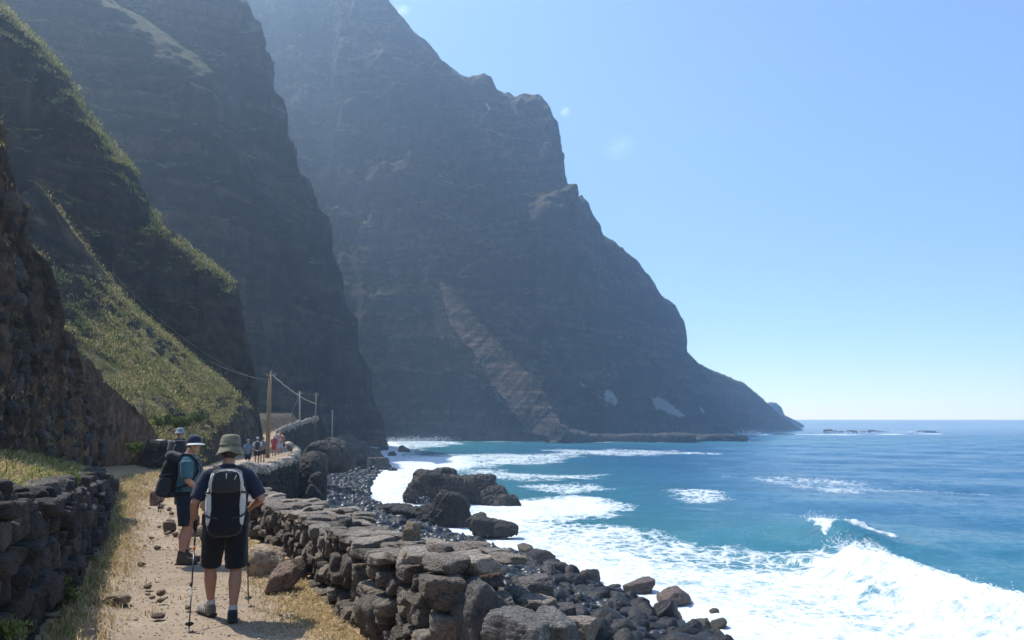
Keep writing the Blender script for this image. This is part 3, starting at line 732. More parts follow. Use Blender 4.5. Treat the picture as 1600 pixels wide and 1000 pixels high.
# --- low drystone wall on the sea side of the path
rw = tag(empty('stone_wall', (-2.6, 10.4, 0)), 'low drystone wall with flat sunlit top on the sea side of path', 'stone wall')
RW_Y0, RW_Y1 = 6.1, 15.6
RW_H = lambda y: float(np.interp(y, [5.4, 7, 9, 10.5, 15], [0.92, 0.87, 0.78, 0.71, 0.66])) + 0.02 * math.sin(y * 1.3) + 0.02 * math.sin(y * 3.1)
obj('core', core_mesh(XR, RW_Y0 + 0.55, RW_Y1, 0.14, 0.66, lambda y: -1.2, lambda y: RW_H(y) - 0.16, M_EARTH, off=rw.location), rw)
def wstone(parent, mesh, loc, half, rot):
    o = stone(mesh, (loc[0] - parent.location.x, loc[1] - parent.location.y, loc[2] - parent.location.z), half, rot, parent)
    return o
def face_rows(parent, meshes, f, L, Hf, hr, wr, depth, off0, batter):
    """drystone face laid in wandering courses with staggered joints"""
    z = -0.06
    for row in range(9):
        h = U(*hr); q = U(-0.25, 0.0); any_ = False
        while q < L:
            w = U(*wr); x, y, tx, ty = f(min(max(q + w / 2, 0), L)); yaw = math.atan2(ty, tx); H = Hf(y)
            wave = 0.05 * math.sin(q * 1.9 + row) + 0.03 * math.sin(q * 4.3 + 2 * row)
            zz = z + wave * (row > 0); hh = h * U(0.85, 1.25)
            if zz < H - 0.05:
                any_ = True
                if zz + hh > H - 0.06: hh = max(H - zz, 0.1)
                o = off0 + U(-0.06, 0.06) + batter * zz / max(H, 0.1)
                wstone(parent, R_.choice(meshes), (x + ty * o, y - tx * o, zz + hh / 2), (w / 2 * U(0.88, 1.01), U(*depth), hh / 2 * U(0.90, 1.03)), (U(-0.1, 0.1), U(-0.2, 0.2), yaw + U(-0.16, 0.16)))
            q += w * 0.98
        z += h * 0.97
        if not any_: break
f, L = line_frame(XR, RW_Y0, RW_Y1)
face_rows(rw, V_BLOCK, f, L, lambda y: RW_H(y) - 0.10, (0.13, 0.21), (0.15, 0.34), (0.15, 0.20), 0.15, 0.06)
q = 0.0
while q < L:                                         # capping stones across the top
    w = U(0.20, 0.34); o_ = U(-0.03, 0.05)
    x, y, tx, ty = f(q + w / 2); yaw = math.atan2(ty, tx)
    while o_ < 0.66:
        d = U(0.20, 0.38); th = U(0.035, 0.08)
        cx = x + ty * (o_ + d / 2) + tx * U(-0.06, 0.06); cy = y - tx * (o_ + d / 2) + ty * U(-0.06, 0.06)
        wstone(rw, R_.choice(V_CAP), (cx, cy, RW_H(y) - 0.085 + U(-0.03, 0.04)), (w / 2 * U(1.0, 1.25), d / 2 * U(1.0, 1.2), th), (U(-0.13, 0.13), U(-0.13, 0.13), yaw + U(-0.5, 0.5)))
        o_ += d * 0.95
    q += w * 0.97
# the collapsed near end: large blocks, still part of the wall
for px, py, Y, hx, hy, hz, yaw, m in (
        (745, 962, 6.15, 0.22, 0.24, 0.26, 0.5, M_GREY), (690, 938, 6.65, 0.18, 0.22, 0.23, 0.1, M_CAP), (812, 992, 5.65, 0.24, 0.22, 0.16, -0.2, M_GREY),
        (640, 945, 7.0, 0.10, 0.14, 0.12, 0.3, M_STONE), (652, 905, 7.1, 0.12, 0.2, 0.17, 0.8, M_STONE), (862, 985, 6.1, 0.18, 0.2, 0.15, 0.9, M_GREY), (722, 908, 6.9, 0.14, 0.15, 0.13, 0.2, M_GREY), (762, 925, 6.75, 0.15, 0.16, 0.11, 0.7, M_STONE), (800, 938, 6.6, 0.16, 0.15, 0.11, 0.2, M_GREY),
        (838, 952, 6.4, 0.15, 0.14, 0.10, 1.1, M_STONE), (780, 950, 6.3, 0.14, 0.13, 0.10, 0.4, M_CAP), (872, 962, 6.5, 0.14, 0.15, 0.10, 0.5, M_GREY), (905, 985, 6.3, 0.16, 0.14, 0.11, 0.9, M_STONE), (836, 918, 7.3, 0.15, 0.14, 0.10, 0.3, M_GREY)):
    V, Fq = rock_shape(int(px), sub=5, planes=7, box=0.6, rough=0.09, p=50, fine=0.045)
    wstone(rw, np_mesh('stone', V, Fq, True, m), at(px, py, Y), (hx, hy, hz), (U(-0.1, 0.1), U(-0.1, 0.1), yaw))

# --- taller retaining wall along the left of the path
lw = tag(empty('stone_wall', (-6, 11, 0)), 'shaded dark drystone wall holding up the left bank', 'stone wall')
LWY0, LWY1 = 3.8, 19.9
obj('core', core_mesh(XL, LWY0, LWY1, -0.5, -0.16, lambda y: -0.3, lambda y: float(I(ZW, y)) - 0.14, M_EARTH, off=lw.location), lw)
f, L = line_frame(XL, LWY0, LWY1)
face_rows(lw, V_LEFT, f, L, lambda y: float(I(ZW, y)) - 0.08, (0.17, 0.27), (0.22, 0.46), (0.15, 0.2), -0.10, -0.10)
q = 0.0
while q < L:
    w = U(0.26, 0.46); x, y, tx, ty = f(q + w / 2); H = float(I(ZW, y)) - 0.08
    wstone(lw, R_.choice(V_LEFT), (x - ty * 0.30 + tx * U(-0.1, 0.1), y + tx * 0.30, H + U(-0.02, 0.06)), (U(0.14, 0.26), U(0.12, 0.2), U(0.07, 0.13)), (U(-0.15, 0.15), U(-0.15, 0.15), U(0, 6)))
    q += w

# --- short wall across the bank behind the third hiker, with a pale log on it
sw = tag(empty('stone_wall', (-16.3, 36, -0.1)), 'short drystone wall carrying a pale log at foot of the brown bank', 'stone wall')
for k in range(11):
    z = -0.35
    while z < 0.80:
        h = U(0.16, 0.30); w = 0.29
        wstone(sw, R_.choice(V_LEFT), (-17.9 + k * w + U(-0.05, 0.05), 36.0 + U(-0.05, 0.05) - 0.12 * k * 0.3, z + h / 2), (w / 2 * U(1.0, 1.2), 0.22, h / 2 * 1.1), (U(-0.1, 0.1), U(-0.1, 0.1), U(-0.2, 0.2)))
        z += h
me = np_mesh('core', np.array([(x, y, z) for z in (-0.4, 0.7) for y in (36.05, 36.6) for x in (-18.1, -14.8)]), np.array([(0, 2, 3, 1), (4, 5, 7, 6), (0, 1, 5, 4), (2, 6, 7, 3), (0, 4, 6, 2), (1, 3, 7, 5)]), False, M_EARTH)
obj('core', me, sw).location = -sw.location

# --- retaining wall under the path where it bends, far side of the cove: courses too small to tell apart
M_RET = mat_cliff('retaining_masonry', (0.05, 0.045, 0.042), (0.085, 0.072, 0.062), (0.11, 0.088, 0.07), (0.08, 0.08, 0.04), (0.1, 0.09, 0.05), 7.0, 0.05)
def far_wall(name, label, y0, y1, zlo, ztop, size, seed, batter=0.0, mat=M_RET, capmat=M_CAP, off=0.15):
    root = tag(empty(name, (float(I(XR, (y0 + y1) / 2)), (y0 + y1) / 2, float(zlo((y0 + y1) / 2)))), label, 'stone wall')
    rr = random.Random(seed); VV, FF, CV, CF = [], [], [], []; nb = cb = 0
    f, L = line_frame(XR, y0, y1); shapes = [rock_shape(seed + k, sub=1, planes=6, box=0.8, rough=0.06, p=14) for k in range(6)]
    q = 0.0
    while q < L:
        w = rr.uniform(0.7, 1.4) * size
        x, y, tx, ty = f(q + w / 2); yaw = math.atan2(ty, tx)
        z, zt = zlo(y), ztop(y)
        while z < zt + 0.12:
            h = rr.uniform(0.6, 1.1) * size
            top = z + h >= zt + 0.12
            Vs, Fs = shapes[rr.randrange(6)]
            c, s_ = math.cos(yaw + rr.uniform(-0.15, 0.15)), math.sin(yaw + rr.uniform(-0.15, 0.15))
            B = Vs * np.array([w * 0.56, 0.24 if not top else 0.34, h * 0.56])
            o = off + batter * (zt - z) + rr.uniform(-0.05, 0.05)
            B = np.stack([B[:, 0] * c - B[:, 1] * s_ + x + ty * o, B[:, 0] * s_ + B[:, 1] * c + y - tx * o, B[:, 2] + z + h / 2], 1)
            if top: CV.append(B); CF.append(Fs + cb); cb += len(B)
            else: VV.append(B); FF.append(Fs + nb); nb += len(B)
            z += h
        q += w
    for nm, A, Bf, n_, mt in (('masonry', VV, FF, nb, mat), ('coping', CV, CF, cb, capmat)):
        me = np_mesh(nm, np.concatenate(A) - np.array(root.location), np.concatenate(Bf), True, mt)
        o = obj(nm, me, root); o['kind'] = 'stuff'
        if mt is mat: add_attr(me, 'grass', np.zeros(n_)); add_attr(me, 'pale', np.zeros(n_))
    return root
ZPf = lambda y: float(I(ZP, y)); ZBf = lambda y: float(I(ZB, y))
far_wall('retaining_wall', 'tall shaded retaining wall holding the path above the cobble beach', 17, 82, lambda y: ZBf(y) - 0.6, lambda y: ZPf(y) - 0.02, 0.42, 500, 0.10, off=0.45, capmat=M_STONE)
far_wall('retaining_wall', 'distant grey retaining wall under the rising path with a pale rim', 84, 127.5, lambda y: ZPf(y) - 6.0, lambda y: ZPf(y) + 0.45, 0.6, 520, 0.08)

# --- log on the short wall
def tube(pts, radii, n=10, jitter=0.0):
    V, Fq = [], []
    pts = [Vector(p) for p in pts]
    for i, p in enumerate(pts):
        t = (pts[min(i + 1, len(pts) - 1)] - pts[max(i - 1, 0)]).normalized()
        a = t.orthogonal().normalized() if abs(t.z) > 0.95 else t.cross(Vector((0, 0, 1))).normalized()
        b = t.cross(a)
        for k in range(n):
            th = 2 * math.pi * k / n; r = radii[i] * (1 + jitter * math.sin(k * 2.3 + i * 1.7))
            V.append(p + a * math.cos(th) * r + b * math.sin(th) * r)
    for i in range(len(pts) - 1):
        for k in range(n):
            Fq.append((i * n + k, i * n + (k + 1) % n, (i + 1) * n + (k + 1) % n, (i + 1) * n + k))
    m = len(V); V.append(pts[0]); V.append(pts[-1]); F3 = []
    for k in range(n):
        F3.append((m, (k + 1) % n, k)); F3.append((m + 1, (len(pts) - 1) * n + k, (len(pts) - 1) * n + (k + 1) % n))
    return V, Fq + F3
def py_mesh(name, V, Fq, mat, smooth=True):
    me = bpy.data.meshes.new(name); me.from_pydata([tuple(v) for v in V], [], [tuple(f) for f in Fq])
    if smooth: me.polygons.foreach_set('use_smooth', [True] * len(me.polygons))
    me.materials.append(mat); me.update(); return me
def mat_simple(name, col, rough=0.8, var=0.25, scale=30, spec=0.3, bumps=0.2, bd=0.01, **kw):
    t = NT(name); p = t.coord('Object'); n = t.noise(p, scale, 5, 0.65)
    c = t.mix(t.ramp(n, [(0.3, 0.0), (0.7, 1.0)]), tuple(v * (1 - var) for v in col), tuple(min(1, v * (1 + var)) for v in col))
    return t.done(t.bsdf(c, rough, t.bump(n, bumps, bd), spec, **kw))
def mat_wood(name, a, b):
    t = NT(name); p = t.coord('Object')
    n = t.noise(t.mapping(p, (12, 12, 0.8)), 1, 6, 0.7)
    return t.done(t.bsdf(t.mix(t.ramp(n, [(0.3, 0.0), (0.7, 1.0)]), a, b), 0.85, t.bump(n, 0.5, 0.02), 0.2))
M_LOG = mat_wood('weathered_log', (0.30, 0.25, 0.19), (0.50, 0.44, 0.36))
M_POLE = mat_wood('utility_pole_wood', (0.20, 0.135, 0.075), (0.32, 0.225, 0.13))
M_POLE2 = mat_wood('grey_pole_wood', (0.24, 0.22, 0.20), (0.38, 0.35, 0.31))
M_WIRE = mat_simple('pale_wire', (0.30, 0.27, 0.22), 0.7)
M_CABLE = mat_simple('cable_bundle', (0.42, 0.33, 0.22), 0.8, 0.3, 40)
lx0, lx1 = at(226, 694, 35.95), at(268, 693, 35.8)
V, Fq = tube([(lx0[0], 35.95, 0.93), ((lx0[0] + lx1[0]) / 2, 35.9, 0.965), (lx1[0], 35.85, 0.93)], [0.115, 0.11, 0.10], 12, 0.05)
tag(obj('log', py_mesh('log', V, Fq, M_LOG)), 'pale weathered log lying on top of the short drystone wall', 'log')

# ------------------------------------------------------------------ single rocks
def rock(px, py, Y, w, h, mat, label, cat='rock', name='rock', yaw=0.0, group=None, dep=0.9, sub=4, seed=None, tilt=0.12, z=None, sink=0.12, planes=11, box=0.2, **kw):
    """a rock whose foot shows at (px, py) at distance Y; w, h are its picture size in pixels"""
    foot = at(px, py, Y); sc = Y / FPX * 1.0
    hw, hh = w * sc / 2, h * sc / 2
    sd = seed if seed is not None else int(px * 7 + py)
    V, Fq = rock_shape(sd, sub=sub, planes=planes, box=box, rough=0.10, fine=0.06, p=kw.pop('p', 50), **kw)
    ext = (V.max(0) - V.min(0)) / 2
    me = np_mesh(name, V / ext, Fq, True, mat)
    o = obj(name, me)
    o.location = (foot[0], Y + hw * dep * 0.6, (foot[2] if z is None else z) + hh * (1 - sink))
    o.scale = (hw, hw * dep, hh * (1 + sink)); o.rotation_euler = (random.Random(sd).uniform(-tilt, tilt), random.Random(sd + 1).uniform(-tilt, tilt), yaw)
    return tag(o, label, cat, group)
gY = lambda px, py, z=0.0: float(atz(px, py, z)[1])
def prock(px, py, w, h, mat, label, **kw): return rock(px, py, gY(px, py), w, h, mat, label, **kw)
prock(414, 902, 58, 50, M_TAN, 'large tan boulder with bright facets leaning against the low wall', yaw=0.3)
prock(436, 930, 50, 44, M_BROWN, 'dark brown boulder beside the larger tan boulder at wall foot', yaw=0.5, planes=7)
prock(464, 912, 28, 38, M_BROWN, 'small upright brown rock between dark boulder and low wall', yaw=0.2)
prock(600, 1012, 92, 78, M_STONE, 'big rough boulder in front of the low wall at bottom of picture', yaw=0.4, planes=8)
prock(668, 1012, 66, 40, M_GREY, 'flat grey boulder lying below the collapsed wall end', yaw=0.1)
prock(172, 951, 46, 19, M_TAN, 'brown wedge-shaped rock nearest the camera on path edge', yaw=0.2)
prock(146, 929, 32, 14, M_BROWN, 'low brown rock in straw behind the wedge-shaped rock', yaw=0.4)
prock(156, 881, 30, 11, M_TAN, 'pale flat rock at the straw edge of path', yaw=0.1)
prock(160, 869, 20, 13, M_GREY, 'grey stone just behind the pale flat rock', yaw=0.9)
prock(172, 864, 20, 12, M_BROWN, 'small brown rock touching the grey stone', yaw=0.5)
prock(190, 826, 34, 15, M_GREY, 'long dark flat stone in the straw left of path', yaw=0.3)
prock(241, 790, 22, 24, M_BROWN, 'upright dark rock on the path verge left of second hiker', yaw=0.6)
prock(250, 795, 12, 8, M_TAN, 'small pale stone at foot of upright dark rock', yaw=0.6)
prock(264, 833, 20, 18, M_BROWN, 'brown rock left of the booted hiker\'s calf', yaw=0.6)
prock(309, 838, 26, 16, M_TAN, 'tan rock just right of the booted hiker\'s leg', yaw=0.2)
prock(320, 846, 20, 18, M_STONE, 'grey rock behind the front hiker\'s left pole', yaw=0.7)
prock(298, 822, 22, 16, M_STONE, 'dark rock behind the booted hiker\'s knee', yaw=0.1)
rock(401, 741, 44.6, 21, 15, M_GREY, 'rounded grey boulder on the path edge before the far walkers', yaw=0.3, z=-0.98)
def on_wall(px, py, Y, w, h, mat, label, **kw): return rock(px, py, Y, w, h, mat, label, sink=0.25, **kw)
on_wall(642, 884, 7.55, 28, 29, M_TAN, 'upright tan stone standing on the low wall', z=0.82)
on_wall(530, 826, 10.4, 13, 14, M_RED, 'small reddish stone lying on the low wall', z=0.70)
on_wall(480, 816, 10.7, 16, 12, M_TAN, 'small pale stone on the wall edge above the dark boulder', z=0.70)
on_wall(538, 846, 9.3, 24, 13, M_GREY, 'grey wedge stone tipped up on the wall top', z=0.74)
on_wall(758, 916, 7.3, 52, 34, M_RED, 'reddish-brown triangular block on the ruined end of low wall', z=0.45, planes=6)
_n = 0
for k in range(34):                                   # pebbles and clods along the path edges
    y = U(7.6, 19); side = R_.random() < 0.65
    x = (float(I(XL, y)) + U(0.7, 1.5)) if side else (float(I(XR, y)) - U(0.1, 0.7))
    s_ = U(0.018, 0.05)
    V, Fq = rock_shape(900 + k, sub=2, planes=9)
    o = obj('pebble', np_mesh('pebble', V, Fq, True, R_.choice((M_TAN, M_TAN, M_BROWN)))); o.location = (x, y, 0.03 + s_ * 0.3); o.scale = (s_ * U(0.9, 1.5), s_, s_ * 0.7); o.rotation_euler = (0, 0, U(0, 6))
    tag(o, 'small loose stone on the dusty path edge', 'pebble', 'small loose stones along the path edges')

# --- tumbled blocks on the sea side of the low wall
V_RUB = [np_mesh('block', *rock_shape(1000 + k, sub=4, planes=7, box=0.6, rough=0.08, p=60, fine=0.045), True, M_GREY if k % 3 else M_STONE) for k in range(12)]
zg = lambda x, y: float(ground_parts(np.array([x]), np.array([y]))[0][0])
placed = []
for k in range(1500):
    y = U(3.5, 22); x = float(I(XR, y)) + 1.05 + abs(R_.gauss(0, 1.7))
    if len(placed) > 190: break
    r = U(0.10, 0.27)
    if any((x - a) ** 2 + (y - b) ** 2 < (0.62 * (r + c)) ** 2 for a, b, c in placed): continue
    placed.append((x, y, r))
    o = stone(R_.choice(V_RUB), (x, y, zg(x, y) + r * 0.35), (r * U(0.9, 1.35), r, r * U(0.55, 0.85)), (U(-0.3, 0.3), U(-0.3, 0.3), U(0, 6.3)), None, 'block')
    tag(o, 'angular grey block tumbled on the sea side of the low wall', 'block', 'tumbled blocks below the low wall')

# --- black cobble beach
V_COB = [rock_shape(1200 + k, sub=1, planes=10, rough=0.10, p=16) for k in range(10)]
V_COB3 = [np_mesh('cobble', *rock_shape(1200 + k, sub=3, planes=13, rough=0.10, p=24, fine=0.03), True, M_COB) for k in range(10)]
r = np.random.default_rng(5)
cy = r.uniform(0, 1, 60000) ** 0.75 * 150 + 6
xr_, xw_ = I(XR, cy) + WALL_W * 1.1, I(XW, cy)
cx = xr_ + r.uniform(0.0, 1.0, len(cy)) * (xw_ + 0.6 - xr_)
csz = np.where(cy < 30, r.uniform(0.06, 0.19, len(cy)), r.uniform(0.15, 0.32, len(cy))) * np.exp(r.normal(0, 0.22, len(cy)))
csz *= 1 + 0.2 * sstep(0.6, 1.0, (cx - xr_) / np.maximum(xw_ - xr_, 1)) * (cy < 60)
cpx, cpy = topx(np.stack([cx, cy, np.full_like(cx, -5)], 1))
keep = (cpx > 380) & (cpx < 1400) & (cpy < 1080) & ~((cx - xr_ < 2.0) & (cy < 14))
keep &= r.uniform(0, 1, len(cy)) < np.where(cy > 70, 0.42, 0.62)
cx, cy, csz = cx[keep], cy[keep], csz[keep]
order = np.argsort(-(csz / cy)); cx, cy, csz = cx[order][:13000], cy[order][:13000], csz[order][:13000]
cz = ground_parts(cx, cy)[0] + csz * 0.30 + 0.35 * csz * r.uniform(0, 1, len(cx))
ca = r.uniform(0, 6.28, len(cx)); cs = r.uniform(0.75, 1.35, (len(cx), 3)) * np.array([1, 1, 0.72])
for k in range(300):
    o = stone(V_COB3[k % 10], (cx[k], cy[k], cz[k]), tuple(float(v) for v in cs[k] * csz[k]), (0, 0, float(ca[k])), None, 'cobble')
    tag(o, 'wet black cobble on the beach beyond the low wall', 'cobble', 'wet black cobbles on the near beach')
CVs, CFs, nb = [], [], 0
for k in range(10):
    idx = np.arange(300 + k, len(cx), 10); Vs, Fs = V_COB[k]
    B = Vs[None] * (cs[idx] * csz[idx][:, None])[:, None, :]
    c, s_ = np.cos(ca[idx])[:, None], np.sin(ca[idx])[:, None]
    B = np.stack([B[:, :, 0] * c - B[:, :, 1] * s_ + cx[idx][:, None], B[:, :, 0] * s_ + B[:, :, 1] * c + cy[idx][:, None], B[:, :, 2] + cz[idx][:, None]], 2)
    CVs.append(B.reshape(-1, 3)); CFs.append((Fs[None] + (np.arange(len(idx)) * len(Vs))[:, None, None] + nb).reshape(-1, 3)); nb += B.shape[0] * B.shape[1]
def mat_cobbles():
    t = NT('cobble_beach'); p = t.pos(); n = t.noise(p, 1.3, 3, 0.5); m_ = t.noise(p, 7.0, 5, 0.7)
    c = t.mix(t.ramp(n, [(0.35, 0.0), (0.65, 1.0)]), (0.009, 0.009, 0.010), (0.028, 0.027, 0.027))
    c = t.mix(t.ramp(m_, [(0.62, 0.0), (0.8, 0.7)]), c, (0.08, 0.072, 0.064))
    return t.done(t.bsdf(c, 0.40, t.bump(m_, 0.4, 0.03), 0.4))
tag(obj('cobbles', np_mesh('cobbles', np.concatenate(CVs), np.concatenate(CFs), True, mat_cobbles())), 'black cobbles covering the beach', kind='stuff')

# --- rocks standing in the surf
def searock(parts, label, name='sea_rock', seed=0, mat=M_SEAROCK, cat='sea rock', crag=0.10):
    """a craggy rock made of overlapping lumps [(x, y, z, hx, hy, hz)], wrapped into one skin"""
    V, Fq, n = [], [], 0
    for k, (x, y, z, hx, hy, hz) in enumerate(parts):
        a, b = rock_shape(seed + k, sub=4, planes=9, box=0.35, rough=0.08, p=14, fine=0.0)
        V.append(a * np.array([hx, hy, hz]) + np.array([x, y, z])); Fq.append(b + n); n += len(a)
    me = np_mesh(name, np.concatenate(V), np.concatenate(Fq), True, mat)
    o = obj(name, me)
    size = max(max(p[3:6]) for p in parts)
    md = o.modifiers.new('wrap', 'REMESH'); md.mode = 'VOXEL'; md.voxel_size = max(0.05, size / 60); md.use_smooth_shade = True
    dg = bpy.context.evaluated_depsgraph_get(); m2 = bpy.data.meshes.new_from_object(o.evaluated_get(dg)); o.modifiers.clear(); o.data = m2; m2.name = name
    n_ = len(m2.vertices); A = np.zeros(n_ * 3, np.float32); m2.vertices.foreach_get('co', A); A = A.reshape(-1, 3).astype(float)
    N = np.zeros(n_ * 3, np.float32); m2.vertices.foreach_get('normal', N); N = N.reshape(-1, 3)
    A += N * (crag * size * (fbm(A / (size * 0.45) + seed, 4, ridged=True) - 0.3) + crag * 0.6 * size * fbm(A / (size * 0.16), 3, ridged=True) + crag * 0.3 * size * fbm(A / (size * 0.05), 2))[:, None]
    ctr = np.array([A[:, 0].mean(), A[:, 1].mean(), SEA])
    m2.vertices.foreach_set('co', (A - ctr).astype(np.float32).ravel()); m2.update(); o.location = ctr
    m2.materials.clear(); m2.materials.append(mat)
    return tag(o, label, cat)
def lump(px, py, Y, w, h, dep=0.8):
    c = at(px, py, Y); s_ = Y / FPX
    return (c[0], Y, c[2], w * s_ / 2, w * s_ / 2 * dep, h * s_ / 2)
searock([lump(700, 768, 88, 80, 60), lump(672, 762, 88, 56, 48), lump(735, 770, 88, 70, 52), lump(765, 780, 87, 56, 36), lump(790, 786, 86, 40, 22), lump(650, 772, 88, 34, 30), lump(690, 748, 88, 40, 26)],
        'largest dark sea rock with a humped back standing in the surf', seed=40, crag=0.11)
searock([lump(702, 800, 69.5, 66, 58, 0.5), lump(680, 808, 70, 60, 40, 0.6), lump(650, 806, 71, 70, 26, 0.7), lump(625, 800, 73, 60, 22, 0.8), lump(712, 786, 69.5, 40, 28, 0.6), lump(600, 800, 75, 40, 14, 0.8)],
        'blocky flat-topped dark rock between the beach and the largest sea rock', seed=60, crag=0.09)
searock([lump(760, 824, 63.5, 50, 34, 0.7), lump(785, 828, 63, 44, 24, 0.7), lump(745, 818, 64, 34, 30, 0.7)], 'wedge-shaped dark rock in white foam beside the flat-topped rock', seed=75, crag=0.10)
def wboulder(px, py, w, h, label, mat=M_ALGA, **kw): return rock(px, py, gY(px, py, SEA), w, h, mat, label, z=SEA - 0.05, name='boulder', cat='boulder', sub=4, sink=0.25, **kw)
wboulder(920, 914, 40, 24, 'brown weed-covered boulder in foam left of the other foam boulders')
wboulder(961, 920, 20, 8, 'low flat boulder just breaking the foam')
wboulder(1002, 931, 50, 26, 'dark uneven boulder in foam between two rounder weedy boulders', planes=7)
wboulder(1056, 948, 52, 30, 'reddish weed-covered boulder farthest out in the foam', planes=8)
wboulder(1117, 962, 15, 12, 'single small boulder alone in the foam on the right')
wboulder(1096, 984, 36, 16, 'low weedy boulder at the foam edge near the bottom')
wboulder(1125, 984, 26, 17, 'rounder weedy boulder beside the low one near the bottom')
wboulder(1118, 1003, 28, 20, 'boulder cut by the bottom edge of the picture in foam')
wboulder(1042, 988, 52, 46, 'large wet dark boulder at the foot of the cobble beach', mat=M_COB)
wboulder(970, 954, 28, 16, 'wet dark boulder at the edge of cobbles and foam', mat=M_COB)
wboulder(822, 864, 26, 13, 'small brown boulder in foam below the wedge-shaped rock')
wboulder(846, 892, 54, 30, 'long dark rock half on the cobbles half in foam', mat=M_SEAROCK, planes=7)
wboulder(876, 905, 40, 26, 'dark rock at the seaward end of the long dark rock', mat=M_SEAROCK)
wboulder(1000, 960, 18, 10, 'tiny wet rock awash near the weedy boulders', mat=M_COB)
wboulder(796, 862, 12, 6, 'tiny brown rock awash left of the small brown boulder')
wboulder(773, 870, 22, 12, 'wet rock at the cobble edge below wedge-shaped rock', mat=M_COB)
for k, (px, py, w, h, lb) in enumerate(((592, 734, 32, 20, 'dark rock where the cobble beach meets far surf'), (613, 736, 12, 6, 'small brown rock right of the far beach rock'), (598, 703, 14, 8, 'dark rock awash under the shaded cliff foot'), (631, 706, 16, 9, 'dark rock in shaded water off the cliff foot'), (612, 712, 12, 6, 'low rock awash nearest the shaded beach end'))):
    Y = gY(px, py, SEA); s_ = Y / FPX; c = at(px, py, Y)
    searock([(c[0], Y, SEA, w * s_ / 2, w * s_ / 2, h * s_), (c[0] + w * s_ * 0.3, Y, SEA, w * s_ * 0.3, w * s_ * 0.3, h * s_ * 0.6)], lb, seed=90 + 3 * k)
# rock shelf at the foot of the headland
shelf = [lump(868, 672, 318, 40, 20, 0.7), lump(890, 680, 318, 60, 14, 0.7)]
searock(shelf, 'craggy sunlit rock mass at the cliff foot left of the low shelf', seed=120, name='sea_rock', crag=0.14)
searock([lump(945, 686, 320, 60, 12, 0.5), lump(990, 686, 322, 70, 13, 0.5), lump(1040, 686, 324, 80, 14, 0.5), lump(1090, 686, 328, 80, 12, 0.5), lump(1130, 686, 334, 60, 11, 0.5), lump(1155, 686, 338, 26, 8, 0.5)], 'long low black rock shelf in front of the headland', seed=130, crag=0.07)
searock([lump(1222, 680.5, 475, 26, 5, 0.5), lump(1235, 680.5, 475, 18, 3.5, 0.5)], 'small low rock in white water before the headland tip', seed=150)
for k, (px, w, h) in enumerate(((1296, 16, 8), (1312, 10, 5), (1331, 14, 7), (1350, 14, 5), (1362, 20, 7), (1380, 12, 4), (1448, 22, 4))):
    Y = 560.0; s_ = Y / FPX; c = at(px, 675, Y); h *= 0.6
    searock([(c[0], Y, SEA, w * s_ / 2, w * s_ / 3, h * s_ * 0.8), (c[0] + w * s_ * 0.35, Y, SEA, w * s_ * 0.3, w * s_ * 0.3, h * s_ * 0.5)], ('leftmost', 'small second', 'third', 'fourth', 'broad fifth', 'small sixth', 'outermost flat')[k] + ' black reef rock in the surf line off the headland tip', name='reef_rock', seed=160 + 2 * k, cat='reef rock')['group'] = 'reef rocks in the surf line off the headland'
# dark outcrop below the bend of the far path and the slope under it
searock([lump(505, 712, 92, 54, 44, 0.8), lump(520, 705, 95, 40, 44, 0.8), lump(490, 724, 90, 40, 40, 0.7), lump(530, 722, 96, 50, 30, 0.8)], 'dark rock outcrop with a pale top below the bend of the far path', name='outcrop', seed=180, cat='outcrop')
searock([lump(548, 712, 150, 60, 34, 1.0), lump(575, 718, 160, 50, 22, 1.0), lump(530, 700, 150, 50, 40, 1.0), lump(556, 706, 156, 40, 30, 1.0)], 'shaded rocky slope running down to the far end of the beach', name='outcrop', seed=190, cat='outcrop')
searock([lump(495, 765, 57, 26, 50, 0.9), lump(488, 783, 56, 28, 44, 0.9), lump(482, 745, 58, 26, 60, 0.9)], 'dark rock at the foot of the retaining wall corner', name='outcrop', seed=200, cat='outcrop')
# stones stuck in the brown bank
V_EMB = [np_mesh('stone', *rock_shape(1500 + k, sub=3, planes=8, rough=0.08, p=9, fine=0.03), True, M_DARKST) for k in range(8)]
bank_o = bpy.data.objects['bank']
for k in range(230):
    i = int(U(150, 460)); j = int(U(6, 160))
    p = G_BK[j, i]; n_ = N_BK[j, i]; s_ = U(0.06, 0.19)
    stone(R_.choice(V_EMB), tuple(p), (s_ * U(0.8, 1.3), s_, s_ * U(0.7, 1.0)), (U(0, 6), U(0, 6), U(0, 6)), bank_o)
# ================================================================== PEOPLE
def frame_tube(pts, n=18):
    """pts: [(x, y, z, r_side, r_depth)] -> closed tube; r_side lies along local x where possible"""
    V, Fq = [], []
    P = [Vector(p[:3]) for p in pts]
    for i, p in enumerate(pts):
        t = (P[min(i + 1, len(P) - 1)] - P[max(i - 1, 0)]).normalized()
        a = Vector((1, 0, 0)) - t * t.x
        a = a.normalized() if a.length > 0.2 else (Vector((0, 1, 0)) - t * t.y).normalized()
        b = t.cross(a).normalized()
        for k in range(n):
            th = 2 * math.pi * k / n
            V.append(P[i] + a * (math.cos(th) * p[3]) + b * (math.sin(th) * p[4]))
    m = len(pts)
    for i in range(m - 1):
        for k in range(n): Fq.append((i * n + k, i * n + (k + 1) % n, (i + 1) * n + (k + 1) % n, (i + 1) * n + k))
    V.append(P[0]); V.append(P[-1])
    for k in range(n):
        Fq.append((m * n, (k + 1) % n, k)); Fq.append((m * n + 1, (m - 1) * n + k, (m - 1) * n + (k + 1) % n))
    return V, Fq
def ball(c, r, n=3):
    D, Fq = ico(n); return [Vector((c[0] + d[0] * r[0], c[1] + d[1] * r[1], c[2] + d[2] * r[2])) for d in D], [tuple(f) for f in Fq]
